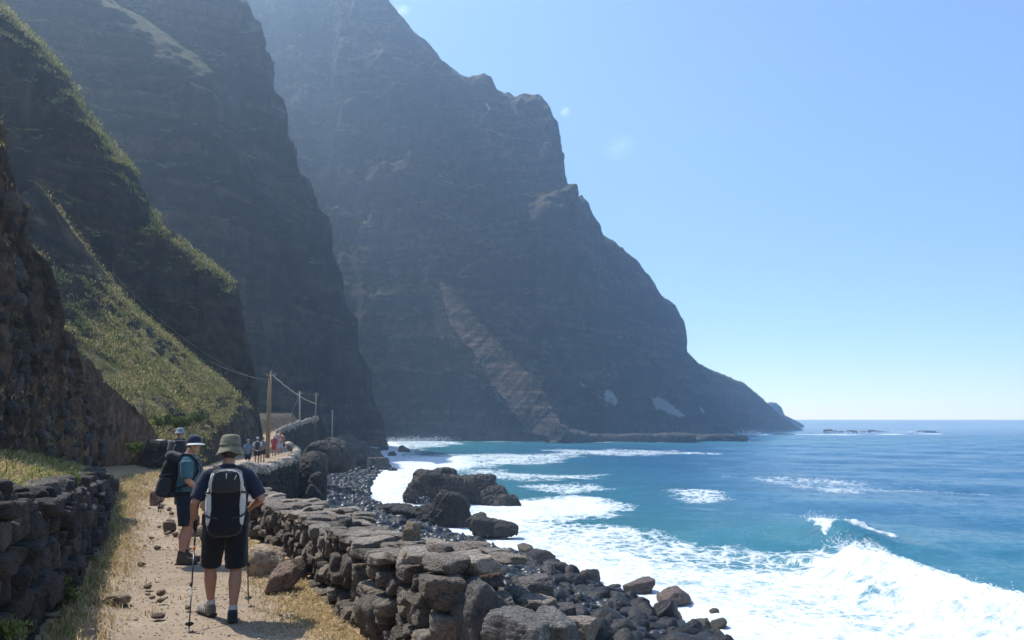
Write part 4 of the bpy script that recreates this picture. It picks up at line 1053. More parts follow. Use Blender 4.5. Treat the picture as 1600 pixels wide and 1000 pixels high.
def sbox(c, h, e=0.35, nu=28, nv=16, rot=None):
    """soft box (superellipsoid)"""
    sg = lambda v, p: math.copysign(abs(v) ** p, v)
    V, Fq = [], []
    for j in range(nv + 1):
        ph = -math.pi / 2 + math.pi * j / nv
        for i in range(nu):
            th = 2 * math.pi * i / nu
            v = Vector((h[0] * sg(math.cos(ph), e) * sg(math.cos(th), e), h[1] * sg(math.cos(ph), e) * sg(math.sin(th), e), h[2] * sg(math.sin(ph), e)))
            if rot is not None: v = rot @ v
            V.append(v + Vector(c))
    for j in range(nv):
        for i in range(nu): Fq.append((j * nu + i, j * nu + (i + 1) % nu, (j + 1) * nu + (i + 1) % nu, (j + 1) * nu + i))
    return V, Fq
def fuse(name, pieces, mat, voxel=0.009, smooth=4, wrinkle=0.0, wl=0.06, parent=None):
    """weld overlapping solids into one continuous skin"""
    V, Fq = [], []
    for a, b in pieces:
        n = len(V); V += a; Fq += [tuple(i + n for i in f) for f in b]
    me = py_mesh(name, V, Fq, mat); o = bpy.data.objects.new(name, me); COL.objects.link(o)
    md = o.modifiers.new('weld', 'REMESH'); md.mode = 'VOXEL'; md.voxel_size = voxel; md.use_smooth_shade = True
    if smooth:
        ms = o.modifiers.new('soft', 'SMOOTH'); ms.factor = 0.5; ms.iterations = smooth
    dg = bpy.context.evaluated_depsgraph_get()
    m2 = bpy.data.meshes.new_from_object(o.evaluated_get(dg)); m2.name = name
    o.modifiers.clear(); o.data = m2; m2.materials.clear(); m2.materials.append(mat)
    if wrinkle:
        n = len(m2.vertices); A = np.zeros(n * 3, np.float32); N = np.zeros(n * 3, np.float32)
        m2.vertices.foreach_get('co', A); m2.vertices.foreach_get('normal', N)
        A = A.reshape(-1, 3).astype(float); N = N.reshape(-1, 3)
        A += N * (wrinkle * fbm(A / wl * np.array([1, 1, 0.6]) + 3, 3, ridged=True))[:, None]
        m2.vertices.foreach_set('co', A.astype(np.float32).ravel()); m2.update()
    if parent is not None: o.parent = parent
    return o
def mat_cloth(name, col, var=0.15, rough=0.9, sc=60):
    t = NT(name); p = t.coord('Object'); n = t.noise(p, 9, 5, 0.6); w = t.noise(p, sc * 6, 2, 0.5)
    c = t.mix(t.ramp(n, [(0.3, 0.0), (0.7, 1.0)]), tuple(v * (1 - var) for v in col), tuple(v * (1 + var) for v in col))
    return t.done(t.bsdf(c, rough, t.bump(t.math('ADD', t.math('MULTIPLY', n, 2.0), w), 0.25, 0.012), 0.15, Sheen_Weight=0.15))
def mat_skin(name, col):
    t = NT(name); p = t.coord('Object'); n = t.noise(p, 14, 5, 0.6)
    c = t.mix(t.ramp(n, [(0.3, 0.0), (0.7, 1.0)]), tuple(v * 0.85 for v in col), col)
    return t.done(t.bsdf(c, 0.55, t.bump(t.noise(p, 120, 3, 0.6), 0.1, 0.004), 0.35))
SKIN = mat_skin('skin_tanned', (0.40, 0.20, 0.13)); SKIN2 = mat_skin('skin_ruddy', (0.48, 0.25, 0.17))
NAVY = mat_cloth('navy_cloth', (0.018, 0.024, 0.045)); BLACK = mat_cloth('black_cloth', (0.010, 0.010, 0.012)); TEAL = mat_cloth('teal_cloth', (0.055, 0.125, 0.145))
DNAVY = mat_cloth('dark_navy_shorts', (0.014, 0.018, 0.030)); OLIVE = mat_cloth('faded_olive_cloth', (0.17, 0.155, 0.105), 0.3); WHITEC = mat_cloth('white_cloth', (0.50, 0.49, 0.46))
GREYC = mat_cloth('pale_grey_cloth', (0.42, 0.42, 0.40)); CHAR = mat_cloth('charcoal_cloth', (0.028, 0.030, 0.034)); SOCK = mat_cloth('pale_sock', (0.45, 0.43, 0.42))
BOOT = mat_cloth('brown_suede', (0.085, 0.066, 0.048)); SANDAL = mat_cloth('tan_shoe_leather', (0.15, 0.125, 0.10)); SOLE = mat_simple('dark_rubber', (0.022, 0.021, 0.020), 0.7)
REDC = mat_cloth('red_cloth', (0.36, 0.035, 0.045)); PINK = mat_cloth('orange_red_cloth', (0.45, 0.10, 0.06)); BLUEC = mat_cloth('blue_cloth', (0.10, 0.19, 0.36)); LIGHTB = mat_cloth('light_blue_cloth', (0.36, 0.42, 0.50))
HAIR = mat_simple('grey_brown_hair', (0.07, 0.055, 0.042), 0.7, 0.3, 80)
LENS = mat_simple('dark_lens', (0.01, 0.01, 0.012), 0.12, 0.0, 10, 0.5, 0.0)
METAL = mat_simple('pole_shaft_metal', (0.05, 0.052, 0.058), 0.35, 0.1, 30, 0.5, 0.0, Metallic=0.4); STEEL = mat_simple('steel_tip', (0.4, 0.4, 0.4), 0.3, 0.0, 10, 0.5, 0.0, Metallic=1.0)
ORANGE = mat_simple('orange_lever', (0.55, 0.08, 0.02), 0.5)

def arm_pts(sh, el, wr, r=1.0):
    sh, el, wr = Vector(sh), Vector(el), Vector(wr)
    L = lambda a, b, t: a.lerp(b, t)
    out = []
    for p, rr in ((sh, 0.058), (L(sh, el, 0.35), 0.052), (L(sh, el, 0.75), 0.045), (el, 0.043), (L(el, wr, 0.25), 0.044), (L(el, wr, 0.65), 0.035), (wr, 0.027)):
        out.append((p.x, p.y, p.z, rr * r, rr * r))
    return out
def leg_pts(hip, kn, an, r=1.0):
    hip, kn, an = Vector(hip), Vector(kn), Vector(an); L = lambda a, b, t: a.lerp(b, t)
    out = []
    back = Vector((0, -0.018, 0))
    for p, rr in ((hip, 0.092), (L(hip, kn, 0.4), 0.083), (L(hip, kn, 0.8), 0.064), (kn, 0.058), (L(kn, an, 0.12) + back * 0.5, 0.056), (L(kn, an, 0.32) + back, 0.063), (L(kn, an, 0.62) + back * 0.5, 0.048), (L(kn, an, 0.88), 0.036), (an, 0.037)):
        out.append((p.x, p.y, p.z, rr * r, rr * r))
    return out
def hand(wr, direction, side, thumb, curl=0.6, grip_axis=None):
    """palm, four bent fingers of unequal length and a thumb; fingers wrap towards `curl` direction"""
    wr = Vector(wr); d = Vector(direction).normalized(); s = Vector(side).normalized(); s = (s - d * s.dot(d)).normalized(); n = d.cross(s)
    n = n if Vector(thumb).dot(n) >= 0 else n
    pc = []
    pc.append(frame_tube([(*(wr - d * 0.02), 0.026, 0.024), (*(wr + d * 0.03), 0.030, 0.022), (*(wr + d * 0.075), 0.034, 0.020), (*(wr + d * 0.092), 0.030, 0.016)], 12))
    cv = Vector(thumb).normalized(); cv = (cv - d * cv.dot(d)).normalized()
    for k, ln in enumerate((0.070, 0.078, 0.072, 0.056)):
        o = wr + d * 0.085 + s * (-0.027 + 0.018 * k)
        a = o + (d * (1 - curl) + cv * curl).normalized() * ln * 0.45
        b = a + (d * (0.4 - curl) + cv * 0.9).normalized() * ln * 0.33
        c = b + (d * (-curl) + cv * 0.35).normalized() * ln * 0.28
        pc.append(frame_tube([(*o, 0.0095, 0.0095), (*a, 0.009, 0.009), (*b, 0.008, 0.008), (*c, 0.0065, 0.0065)], 8))
    t0 = wr + d * 0.025 - s * 0.026; t1 = t0 + (d * 0.5 - s * 0.55 + cv * 0.5).normalized() * 0.038; t2 = t1 + (d * 0.6 + cv * 0.7).normalized() * 0.030
    pc.append(frame_tube([(*t0, 0.013, 0.013), (*t1, 0.011, 0.011), (*t2, 0.0085, 0.0085)], 8))
    return pc
def foot_pieces(an, toe, r=1.0, h=0.0):
    """a shoe from ankle to toe, sole at the ground"""
    an = Vector(an); d = (Vector(toe) - an); z0 = d.z; d.z = 0; d.normalize(); s = Vector((d.y, -d.x, 0))
    def q(f, sd, z): return an + d * f + s * sd + Vector((0, 0, z))
    return d, s, q
def shoe(name, an, yaw, mat, parent, high=0.10, pitch=0.0, ln=0.28):
    """boot or shoe with a separate sole, heel under the ankle"""
    pc = [sbox((0, 0.075, 0.045), (0.047, 0.135, 0.042), 0.55), sbox((0, 0.0, 0.055), (0.043, 0.062, 0.055), 0.6), sbox((0, 0.02, 0.09), (0.042, 0.07, 0.035), 0.7), frame_tube([(0, -0.005, 0.05, 0.045, 0.055), (0, -0.003, high, 0.046, 0.052), (0, -0.003, high + 0.02, 0.043, 0.049)], 16)]
    o = fuse(name, pc, mat, 0.008, 4, 0.002, 0.03)
    so = fuse('sole', [sbox((0, 0.068, 0.012), (0.050, 0.146, 0.016), 0.35), sbox((0, 0.16, 0.02), (0.044, 0.05, 0.014), 0.6)], SOLE, 0.008, 2, parent=o)
    o.parent = parent; o.location = (an[0], an[1], an[2] - 0.085); o.rotation_euler = (pitch, 0, yaw)
    return o
def head_pieces(c, face, nod=0.0, sc=1.0):
    """head with brow, nose, mouth, chin, ears; face = yaw of the face"""
    R = Matrix.Rotation(face, 3, 'Z') @ Matrix.Rotation(nod, 3, 'X'); c = Vector(c)
    def P(x, y, z): return c + R @ Vector((x * sc, y * sc, z * sc))
    def B(x, y, z, rx, ry, rz, n=2):
        D, Fq = ico(3 if n > 2 else 2); return [P(x + d[0] * rx, y + d[1] * ry, z + d[2] * rz) for d in D], [tuple(f) for f in Fq]
    pc = [B(0, -0.012, 0.035, 0.076, 0.095, 0.088, 3), B(0, 0.030, -0.035, 0.060, 0.066, 0.078, 3), B(0, 0.062, -0.088, 0.030, 0.028, 0.024), B(0, 0.074, 0.030, 0.058, 0.022, 0.016),
          B(0, 0.098, -0.012, 0.012, 0.016, 0.028), B(0, 0.106, -0.028, 0.016, 0.013, 0.011), B(0, 0.086, -0.060, 0.024, 0.012, 0.006), B(0, 0.084, -0.072, 0.022, 0.012, 0.006),
          B(0.044, 0.062, -0.022, 0.022, 0.02, 0.022), B(-0.044, 0.062, -0.022, 0.022, 0.02, 0.022)]
    for s in (-1, 1): pc.append(B(s * 0.079, -0.005, -0.005, 0.009, 0.018, 0.030))
    return pc, P, R
def lathe(prof, n=32, squash=1.0):
    V, Fq = [], []
    for r, z in prof:
        for k in range(n):
            th = 2 * math.pi * k / n; V.append(Vector((r * math.cos(th), r * math.sin(th) * squash, z)))
    for i in range(len(prof) - 1):
        for k in range(n): Fq.append((i * n + k, i * n + (k + 1) % n, (i + 1) * n + (k + 1) % n, (i + 1) * n + k))
    return V, Fq
def ribbon(pts, w, th, wdir):
    """a flat strap through pts"""
    V, Fq = [], []
    P = [Vector(p) for p in pts]
    for i, p in enumerate(P):
        t = (P[min(i + 1, len(P) - 1)] - P[max(i - 1, 0)]).normalized(); a = Vector(wdir); a = (a - t * a.dot(t)).normalized(); b = t.cross(a)
        for u, v in ((-1, -1), (1, -1), (1, 1), (-1, 1)): V.append(p + a * (u * w / 2) + b * (v * th / 2))
    for i in range(len(P) - 1):
        for k in range(4): Fq.append((4 * i + k, 4 * i + (k + 1) % 4, 4 * i + 4 + (k + 1) % 4, 4 * i + 4 + k))
    m = 4 * (len(P) - 1); Fq += [(3, 2, 1, 0), (m, m + 1, m + 2, m + 3)]
    return V, Fq
def part(name, VF, mat, parent, smooth=True): return obj(name, py_mesh(name, VF[0], VF[1], mat, smooth), parent)
def merge(*vfs):
    V, Fq = [], []
    for a, b in vfs:
        n = len(V); V += list(a); Fq += [tuple(i + n for i in f) for f in b]
    return V, Fq

def trekking_pole(tip, top, label, group='trekking poles of the front hiker'):
    """shaft in sections, grip, strap, basket, lever and tip; local z runs from the tip up"""
    tip, top = Vector(tip), Vector(top); L = (top - tip).length
    root = tag(empty('trekking_pole', tuple(tip)), label, 'trekking pole', group)
    root.rotation_euler = (top - tip).to_track_quat('Z', 'Y').to_euler()
    part('shaft', merge(tube([(0, 0, 0.05), (0, 0, L * 0.40)], [0.0065, 0.0065]), tube([(0, 0, L * 0.38), (0, 0, L * 0.72)], [0.0078, 0.0078]), tube([(0, 0, L * 0.70), (0, 0, L * 0.90)], [0.009, 0.009])), METAL, root)
    part('tip', tube([(0, 0, 0), (0, 0, 0.02), (0, 0, 0.07)], [0.003, 0.006, 0.009]), STEEL, root)
    part('basket', lathe([(0.004, 0.075), (0.036, 0.070), (0.040, 0.074), (0.036, 0.080), (0.004, 0.088)], 20), SOLE, root)
    part('lever', sbox((0.008, 0, L * 0.39), (0.014, 0.010, 0.018), 0.5, 12, 8), SOLE, root)
    part('lever', sbox((0, 0, L * 0.71), (0.013, 0.013, 0.020), 0.6, 12, 8), ORANGE, root)
    part('grip', tube([(0, 0, L * 0.86), (0, 0, L * 0.90), (0, 0, L * 0.93), (0, 0, L * 0.97), (0, 0, L)], [0.013, 0.016, 0.015, 0.017, 0.014], 14), SOLE, root)
    part('strap', ribbon([(0, 0.012, L * 0.99), (0, 0.05, L * 0.97), (0.01, 0.07, L * 0.91), (0.01, 0.05, L * 0.86), (0, 0.014, L * 0.87)], 0.02, 0.003, (1, 0, 0)), BLACK, root)
    return root

# ---------------------------------------------------------------- the front hiker, seen from behind
def front_hiker():
    base = Vector((-2.86, 8.22, 0.0)); yaw = 0.30
    Rz = Matrix.Rotation(yaw, 3, 'Z')
    # local frame: x right, y forward, z up
    hipL, hipR = (-0.095, 0.0, 0.90), (0.095, 0.0, 0.90)
    knL, anL = (-0.13, 0.10, 0.50), (-0.115, 0.13, 0.115)
    knR, anR = (0.115, -0.02, 0.49), (0.105, -0.17, 0.095)
    shL, shR = (-0.195, 0.03, 1.372), (0.195, 0.03, 1.372)
    elL, wrL = (-0.295, -0.02, 1.13), (-0.315, 0.14, 0.955)
    elR, wrR = (0.33, -0.01, 1.15), (0.235, 0.23, 1.05)
    hc = (0.01, 0.10, 1.615)
    head, P, R = head_pieces(hc, 0.0, -0.12)
    pc = [frame_tube([(0, 0.0, 0.86, 0.155, 0.11), (0, 0.0, 0.95, 0.165, 0.115), (0, 0.01, 1.08, 0.145, 0.10), (0, 0.02, 1.22, 0.165, 0.11), (0, 0.03, 1.36, 0.18, 0.105), (0, 0.04, 1.43, 0.13, 0.08), (0, 0.055, 1.47, 0.062, 0.062), (0.005, 0.08, 1.55, 0.055, 0.058)], 20)]
    pc += [frame_tube(arm_pts(shL, elL, wrL)), frame_tube(arm_pts(shR, elR, wrR)), frame_tube(leg_pts(hipL, knL, anL)), frame_tube(leg_pts(hipR, knR, anR))]
    pc += head
    pc += hand(wrL, (-0.08, 0.45, -0.62), (0.1, 0.6, 0.6), (0.9, 0.25, 0.05), 0.75)
    pc += hand(wrR, (-0.3, 0.8, -0.35), (0.1, 0.3, 0.9), (-0.8, 0.1, 0.0), 0.75)
    b = fuse('person', pc, SKIN, 0.0075, 3)
    b.location = base; b.rotation_euler = (0, 0, yaw)
    tag(b, 'hiker seen from behind in olive bucket hat and navy shirt walking with two poles', 'person')
    # navy t-shirt
    m = lambda a, b_, t: tuple(Vector(a).lerp(Vector(b_), t))
    sl = lambda sh, el: [(sh[0] * 0.6, sh[1], sh[2] + 0.03, 0.07, 0.07), (*sh, 0.080, 0.080), (*m(sh, el, 0.3), 0.075, 0.075), (*m(sh, el, 0.62), 0.070, 0.070), (*m(sh, el, 0.86), 0.068, 0.068)]
    fuse('shirt', [frame_tube([(0, 0.0, 0.84, 0.198, 0.140), (0, 0.0, 0.95, 0.198, 0.142), (0, 0.01, 1.10, 0.190, 0.135), (0, 0.02, 1.24, 0.208, 0.138), (0, 0.03, 1.36, 0.222, 0.128), (0, 0.038, 1.435, 0.180, 0.100), (0, 0.05, 1.485, 0.080, 0.078)], 22),
                   frame_tube(sl(shL, elL)), frame_tube(sl(shR, elR))], NAVY, 0.009, 6, 0.009, 0.10, b)
    fuse('collar', [frame_tube([(0, 0.052, 1.46, 0.074, 0.074), (0, 0.058, 1.50, 0.066, 0.068)], 20)], NAVY, 0.008, 2, parent=b)
    # black shorts to the knee
    sh_ = lambda hip, kn, e: [(hip[0], hip[1], hip[2] + 0.03, 0.115, 0.125), (*m(hip, kn, 0.35), 0.112, 0.12), (*m(hip, kn, 0.7), 0.103, 0.108), (*m(hip, kn, e), 0.100, 0.104)]
    fuse('shorts', [frame_tube([(0, 0.0, 0.80, 0.19, 0.14), (0, 0.0, 0.90, 0.195, 0.14), (0, 0.0, 0.99, 0.182, 0.13)], 22), frame_tube(sh_(hipL, knL, 0.98)), frame_tube(sh_(hipR, knR, 1.0))], BLACK, 0.009, 5, 0.009, 0.12, b)
    # socks and shoes: left one forward and turned out, right one planted behind
    for an, kn in ((anL, knL), (anR, knR)):
        d = (Vector(kn) - Vector(an)).normalized()
        a0 = Vector(an) - d * 0.02; a1 = Vector(an) + d * 0.055
        fuse('sock', [frame_tube([(*a0, 0.044, 0.044), (*a1, 0.042, 0.042)], 16)], SOCK, 0.007, 2, 0.002, 0.03, b)
    s1 = shoe('shoe', (anL[0], anL[1], 0.095), 0.55, SANDAL, b, 0.085)
    for k in range(4): part('shoe_strap', ribbon([(-0.052, 0.03 + k * 0.035, 0.03), (-0.038, 0.03 + k * 0.035, 0.088 - k * 0.004), (0, 0.035 + k * 0.035, 0.100 - k * 0.006), (0.038, 0.03 + k * 0.035, 0.088 - k * 0.004), (0.052, 0.03 + k * 0.035, 0.03)], 0.014, 0.008, (0, 1, 0)), GREYC, s1)
    shoe('shoe', (anR[0], anR[1], 0.090), 0.04, CHAR, b, 0.085)
    # hair under the hat and the olive bucket hat
    D, Fq = ico(3); part('hair', ([P(d[0] * 0.082, -0.016 + d[1] * 0.099, 0.012 + d[2] * 0.084) for d in D if True], [tuple(f) for f in Fq]), HAIR, b)
    prof = [(0.0, 0.158), (0.050, 0.157), (0.086, 0.146), (0.099, 0.120), (0.103, 0.070), (0.107, 0.035), (0.128, 0.010), (0.152, -0.022), (0.156, -0.030), (0.150, -0.027), (0.116, 0.004), (0.100, 0.026)]
    prof = [(r * (0.97 if r < 0.11 else 0.90), z * 1.06) for r, z in prof]
    V, Fq = lathe(prof, 48, 1.12)
    W = []
    for v in V:
        th = math.atan2(v.y, v.x); r = math.hypot(v.x, v.y)
        dz = 0.012 * math.sin(3 * th + 0.6) * max(0, (r - 0.1) / 0.05) + 0.004 * math.sin(7 * th) * (v.z < 0.14) - 0.016 * max(0, (r - 0.1) / 0.05) * (abs(math.cos(th)) ** 3)
        k = 1 + 0.025 * math.sin(4 * th + v.z * 30)
        W.append(P(v.x * k, -0.012 + v.y * k, v.z + dz + 0.012))
    hat = part('hat', (W, Fq), OLIVE, b)
    V, Fq = lathe([(0.1015, 0.042), (0.1035, 0.042), (0.1020, 0.070), (0.1000, 0.070)], 48, 1.12)
    part('hat_band', ([P(v.x * 1.02, -0.012 + v.y * 1.02, v.z + 0.012) for v in V], Fq), mat_cloth('olive_band', (0.12, 0.115, 0.075)), hat)
    # trekking poles in the hands
    W2 = lambda p: base + Rz @ Vector(p)
    gl = W2((wrL[0] + 0.022, wrL[1] + 0.055, wrL[2] - 0.05)); gr = W2((wrR[0] - 0.045, wrR[1] + 0.075, wrR[2] - 0.015))
    tl = Vector(atz(295, 989, 0.0)); tl.z = 0.01
    tr = Vector(atz(388, 946, 0.0)); tr.z = 0.01
    ext = lambda t, g: t + (g - t) * (1 + 0.07 / (g - t).length)
    trekking_pole(tl, ext(tl, gl), 'trekking pole with an orange lever in the left hand of front hiker')
    trekking_pole(tr, ext(tr, gr), 'trekking pole planted ahead on the right side of front hiker')
    # backpack: black body, dark lid, pale side pockets
    bp = tag(empty('backpack', tuple(base)), 'black and white backpack on the back of the front hiker', 'backpack'); bp.rotation_euler = (0, 0, yaw)
    fuse('bag_body', [sbox((0, -0.215, 1.13), (0.155, 0.105, 0.30), 0.55), sbox((0, -0.205, 0.96), (0.165, 0.115, 0.14), 0.6)], BLACK, 0.010, 4, 0.006, 0.10, bp)
    fuse('lid', [sbox((0, -0.225, 1.37), (0.150, 0.130, 0.095), 0.6), sbox((0, -0.26, 1.30), (0.140, 0.09, 0.06), 0.6)], CHAR, 0.009, 4, 0.006, 0.08, bp)
    for s in (-1, 1):
        fuse('side_pocket', [sbox((s * 0.146, -0.225, 1.13), (0.036, 0.080, 0.17), 0.75), sbox((s * 0.142, -0.22, 0.99), (0.030, 0.078, 0.08), 0.75)], WHITEC, 0.009, 4, 0.005, 0.06, bp)
        part('lid_piping', ribbon([(s * 0.146, -0.30, 1.24), (s * 0.146, -0.325, 1.34), (s * 0.125, -0.33, 1.42), (s * 0.06, -0.325, 1.447), (0, -0.32, 1.450)], 0.03, 0.012, (1, 0, 0.3)), WHITEC, bp)
        part('shoulder_strap', ribbon([(s * 0.09, -0.16, 1.40), (s * 0.105, -0.06, 1.475), (s * 0.115, 0.05, 1.475), (s * 0.12, 0.135, 1.39), (s * 0.13, 0.165, 1.25), (s * 0.16, 0.09, 1.08), (s * 0.18, -0.10, 1.02)], 0.062, 0.018, (1, 0, 0)), BLACK, bp)
        part('hip_belt', ribbon([(s * 0.13, -0.18, 0.96), (s * 0.205, -0.08, 0.965), (s * 0.215, 0.03, 0.965), (s * 0.14, 0.145, 0.955), (0, 0.165, 0.95)], 0.10, 0.030, (0, 0, 1)), BLACK, bp)
        part('compression_strap', merge(ribbon([(s * 0.195, -0.17, 1.08), (s * 0.192, -0.27, 1.045), (s * 0.15, -0.325, 1.02), (s * 0.06, -0.326, 1.0)], 0.018, 0.006, (0, 0, 1)), ribbon([(s * 0.19, -0.17, 1.22), (s * 0.19, -0.27, 1.24), (s * 0.14, -0.33, 1.25)], 0.018, 0.006, (0, 0, 1))), CHAR, bp)
    part('zip_pull', merge(ribbon([(0, -0.352, 1.43), (0.0, -0.358, 1.38)], 0.008, 0.004, (1, 0, 0)), ribbon([(0.09, -0.352, 1.41), (0.075, -0.358, 1.37)], 0.007, 0.004, (1, 0, 0))), WHITEC, bp)
    part('haul_loop', ribbon([(-0.045, -0.13, 1.44), (-0.03, -0.12, 1.49), (0.03, -0.12, 1.49), (0.045, -0.13, 1.44)], 0.02, 0.006, (0, 1, 0)), BLACK, bp)
front_hiker()

# ---------------------------------------------------------------- the second hiker, turned to the right, looking back
def second_hiker():
    base = Vector((-4.47, 11.28, 0.0)); yaw = -1.38          # local y forward -> to the right of the picture
    hipL, hipR = (-0.095, 0.0, 0.89), (0.095, 0.0, 0.89)
    knL, anL = (-0.10, 0.035, 0.49), (-0.10, -0.01, 0.10); knR, anR = (0.10, 0.03, 0.49), (0.10, -0.02, 0.10)
    shL, shR = (-0.185, 0.0, 1.375), (0.185, 0.0, 1.375)
    elL, wrL = (-0.235, 0.03, 1.13), (-0.10, 0.20, 0.98); elR, wrR = (0.235, 0.035, 1.13), (0.11, 0.215, 0.955)
    hc = (0.005, 0.055, 1.605)
    head, P, R = head_pieces(hc, -1.02, -0.08)
    pc = [frame_tube([(0, 0.0, 0.85, 0.15, 0.115), (0, 0.005, 0.95, 0.16, 0.125), (0, 0.015, 1.08, 0.155, 0.125), (0, 0.01, 1.22, 0.165, 0.12), (0, 0.0, 1.36, 0.18, 0.105), (0, 0.0, 1.43, 0.13, 0.08), (0, 0.01, 1.47, 0.062, 0.062), (0.003, 0.035, 1.54, 0.056, 0.06)], 20)]
    pc += [frame_tube(arm_pts(shL, elL, wrL)), frame_tube(arm_pts(shR, elR, wrR)), frame_tube(leg_pts(hipL, knL, anL, 1.05)), frame_tube(leg_pts(hipR, knR, anR, 1.05))] + head
    pc += hand(wrL, (0.5, 0.6, -0.45), (0, 0.4, 0.6), (0.5, -0.2, 0.0), 0.55) + hand(wrR, (-0.5, 0.6, -0.5), (0, 0.4, 0.6), (-0.5, -0.2, 0.0), 0.55)
    b = fuse('person', pc, SKIN2, 0.0075, 3); b.location = base; b.rotation_euler = (0, 0, yaw)
    tag(b, 'hiker in teal shirt, navy cap and sunglasses standing turned to the right', 'person')
    m = lambda a, b_, t: tuple(Vector(a).lerp(Vector(b_), t))
    sl = lambda sh, el: [(*sh, 0.078, 0.078), (*m(sh, el, 0.3), 0.076, 0.076), (*m(sh, el, 0.65), 0.072, 0.072), (*m(sh, el, 0.92), 0.070, 0.070)]
    fuse('shirt', [frame_tube([(0, 0.01, 0.80, 0.185, 0.168), (0, 0.01, 0.95, 0.186, 0.168), (0, 0.02, 1.08, 0.182, 0.168), (0, 0.012, 1.24, 0.192, 0.155), (0, 0.0, 1.36, 0.205, 0.135), (0, 0.0, 1.43, 0.155, 0.098), (0, 0.01, 1.475, 0.075, 0.075)], 22), frame_tube(sl(shL, elL)), frame_tube(sl(shR, elR))], TEAL, 0.009, 5, 0.009, 0.11, b)
    sh_ = lambda hip, kn, e: [(hip[0], hip[1], hip[2] + 0.02, 0.110, 0.125), (*m(hip, kn, 0.35), 0.108, 0.12), (*m(hip, kn, 0.7), 0.100, 0.110), (*m(hip, kn, e), 0.096, 0.106)]
    fuse('shorts', [frame_tube([(0, 0.0, 0.80, 0.175, 0.150), (0, 0.0, 0.93, 0.177, 0.150)], 22), frame_tube(sh_(hipL, knL, 0.93)), frame_tube(sh_(hipR, knR, 0.93))], DNAVY, 0.009, 5, 0.005, 0.10, b)
    for an in (anL, anR):
        bt = shoe('boot', (an[0], an[1], 0.085), (0.10 if an[0] < 0 else -0.12), BOOT, b, 0.145)
        fuse('sock', [frame_tube([(0, -0.003, 0.14, 0.045, 0.05), (0, -0.003, 0.185, 0.043, 0.047)], 16)], CHAR, 0.008, 2, 0.002, 0.03, bt)
        part('lace', merge(*[ribbon([(-0.03, 0.045 + k * 0.014 - 0.0, 0.118 - k * 0.012), (0, 0.058 + k * 0.016, 0.124 - k * 0.012), (0.03, 0.045 + k * 0.014, 0.118 - k * 0.012)], 0.006, 0.004, (0, 1, 0)) for k in range(4)]), CHAR, bt)
    D, Fq = ico(3); part('hair', ([P(d[0] * 0.080, -0.020 + d[1] * 0.094, 0.018 + d[2] * 0.080) for d in D], [tuple(f) for f in Fq]), HAIR, b)
    # cap: navy crown, white peak
    V, Fq = lathe([(0.0, 0.135), (0.04, 0.132), (0.072, 0.116), (0.090, 0.085), (0.096, 0.045), (0.097, 0.028)], 36, 1.15)
    cap = part('cap', ([P(v.x, -0.008 + v.y, v.z) for v in V], Fq), NAVY, b)
    V, Fq = [], []
    for j in range(5):
        for i in range(13):
            a = math.radians(-68 + 136 * i / 12); r0 = 0.094 + 0.080 * j / 4 * math.cos(a) ** 0.6
            V.append((r0 * math.sin(a) * (1.0 if j else 1.0), -0.008 + 1.12 * r0 * math.cos(a), 0.034 - 0.020 * (j / 4) ** 1.3 - 0.018 * (math.sin(a) ** 2)))
    n_ = len(V); V += [(x, y, z - 0.006) for x, y, z in V]
    for j in range(4):
        for i in range(12):
            a = j * 13 + i; Fq += [(a, a + 1, a + 14, a + 13), (n_ + a + 13, n_ + a + 14, n_ + a + 1, n_ + a)]
    for i in range(12): a = 4 * 13 + i; Fq.append((a, a + 1, n_ + a + 1, n_ + a))
    part('peak', ([P(*v) for v in V], Fq), WHITEC, cap)
    g = part('sunglasses', merge(*[([P(s * 0.033 + v.x, 0.094 + v.y - 0.010 * abs(s), 0.008 + v.z) for v in sbox((0, 0, 0), (0.029, 0.008, 0.019), 0.55, 16, 10)[0]], sbox((0, 0, 0), (1, 1, 1), 0.55, 16, 10)[1]) for s in (-1, 1)]), LENS, b)
    part('temple', merge(*[ribbon([P(s * 0.062, 0.082, 0.012), P(s * 0.080, 0.02, 0.010), P(s * 0.082, -0.02, 0.004)], 0.010, 0.004, (0, 0, 1)) for s in (-1, 1)]), LENS, g)
    bp = tag(empty('backpack', tuple(base)), 'large black backpack on the back of the teal-shirted hiker', 'backpack'); bp.rotation_euler = (0, 0, yaw)
    tl = Matrix.Rotation(-0.20, 3, 'X')
    fuse('bag_body', [sbox((0, -0.235, 1.17), (0.160, 0.120, 0.26), 0.6, rot=tl), sbox((0, -0.275, 1.02), (0.160, 0.125, 0.13), 0.65, rot=tl)], BLACK, 0.011, 4, 0.008, 0.10, bp)
    fuse('lid', [sbox((0, -0.175, 1.43), (0.145, 0.13, 0.062), 0.65, rot=Matrix.Rotation(-0.35, 3, 'X'))], CHAR, 0.011, 4, 0.008, 0.07, bp)
    for s in (-1, 1):
        fuse('side_pocket', [sbox((s * 0.155, -0.275, 1.05), (0.035, 0.085, 0.12), 0.65, rot=tl)], CHAR, 0.011, 3, 0.005, 0.06, bp)
        part('shoulder_strap', ribbon([(s * 0.09, -0.14, 1.42), (s * 0.10, -0.05, 1.478), (s * 0.11, 0.04, 1.465), (s * 0.125, 0.12, 1.38), (s * 0.14, 0.155, 1.24), (s * 0.175, 0.06, 1.07), (s * 0.18, -0.13, 1.02)], 0.060, 0.018, (1, 0, 0)), BLACK, bp)
        part('hip_belt', ribbon([(s * 0.13, -0.19, 0.93), (s * 0.188, -0.06, 0.94), (s * 0.178, 0.06, 0.94), (s * 0.10, 0.165, 0.935), (0, 0.182, 0.93)], 0.07, 0.022, (0, 0, 1)), BLACK, bp)
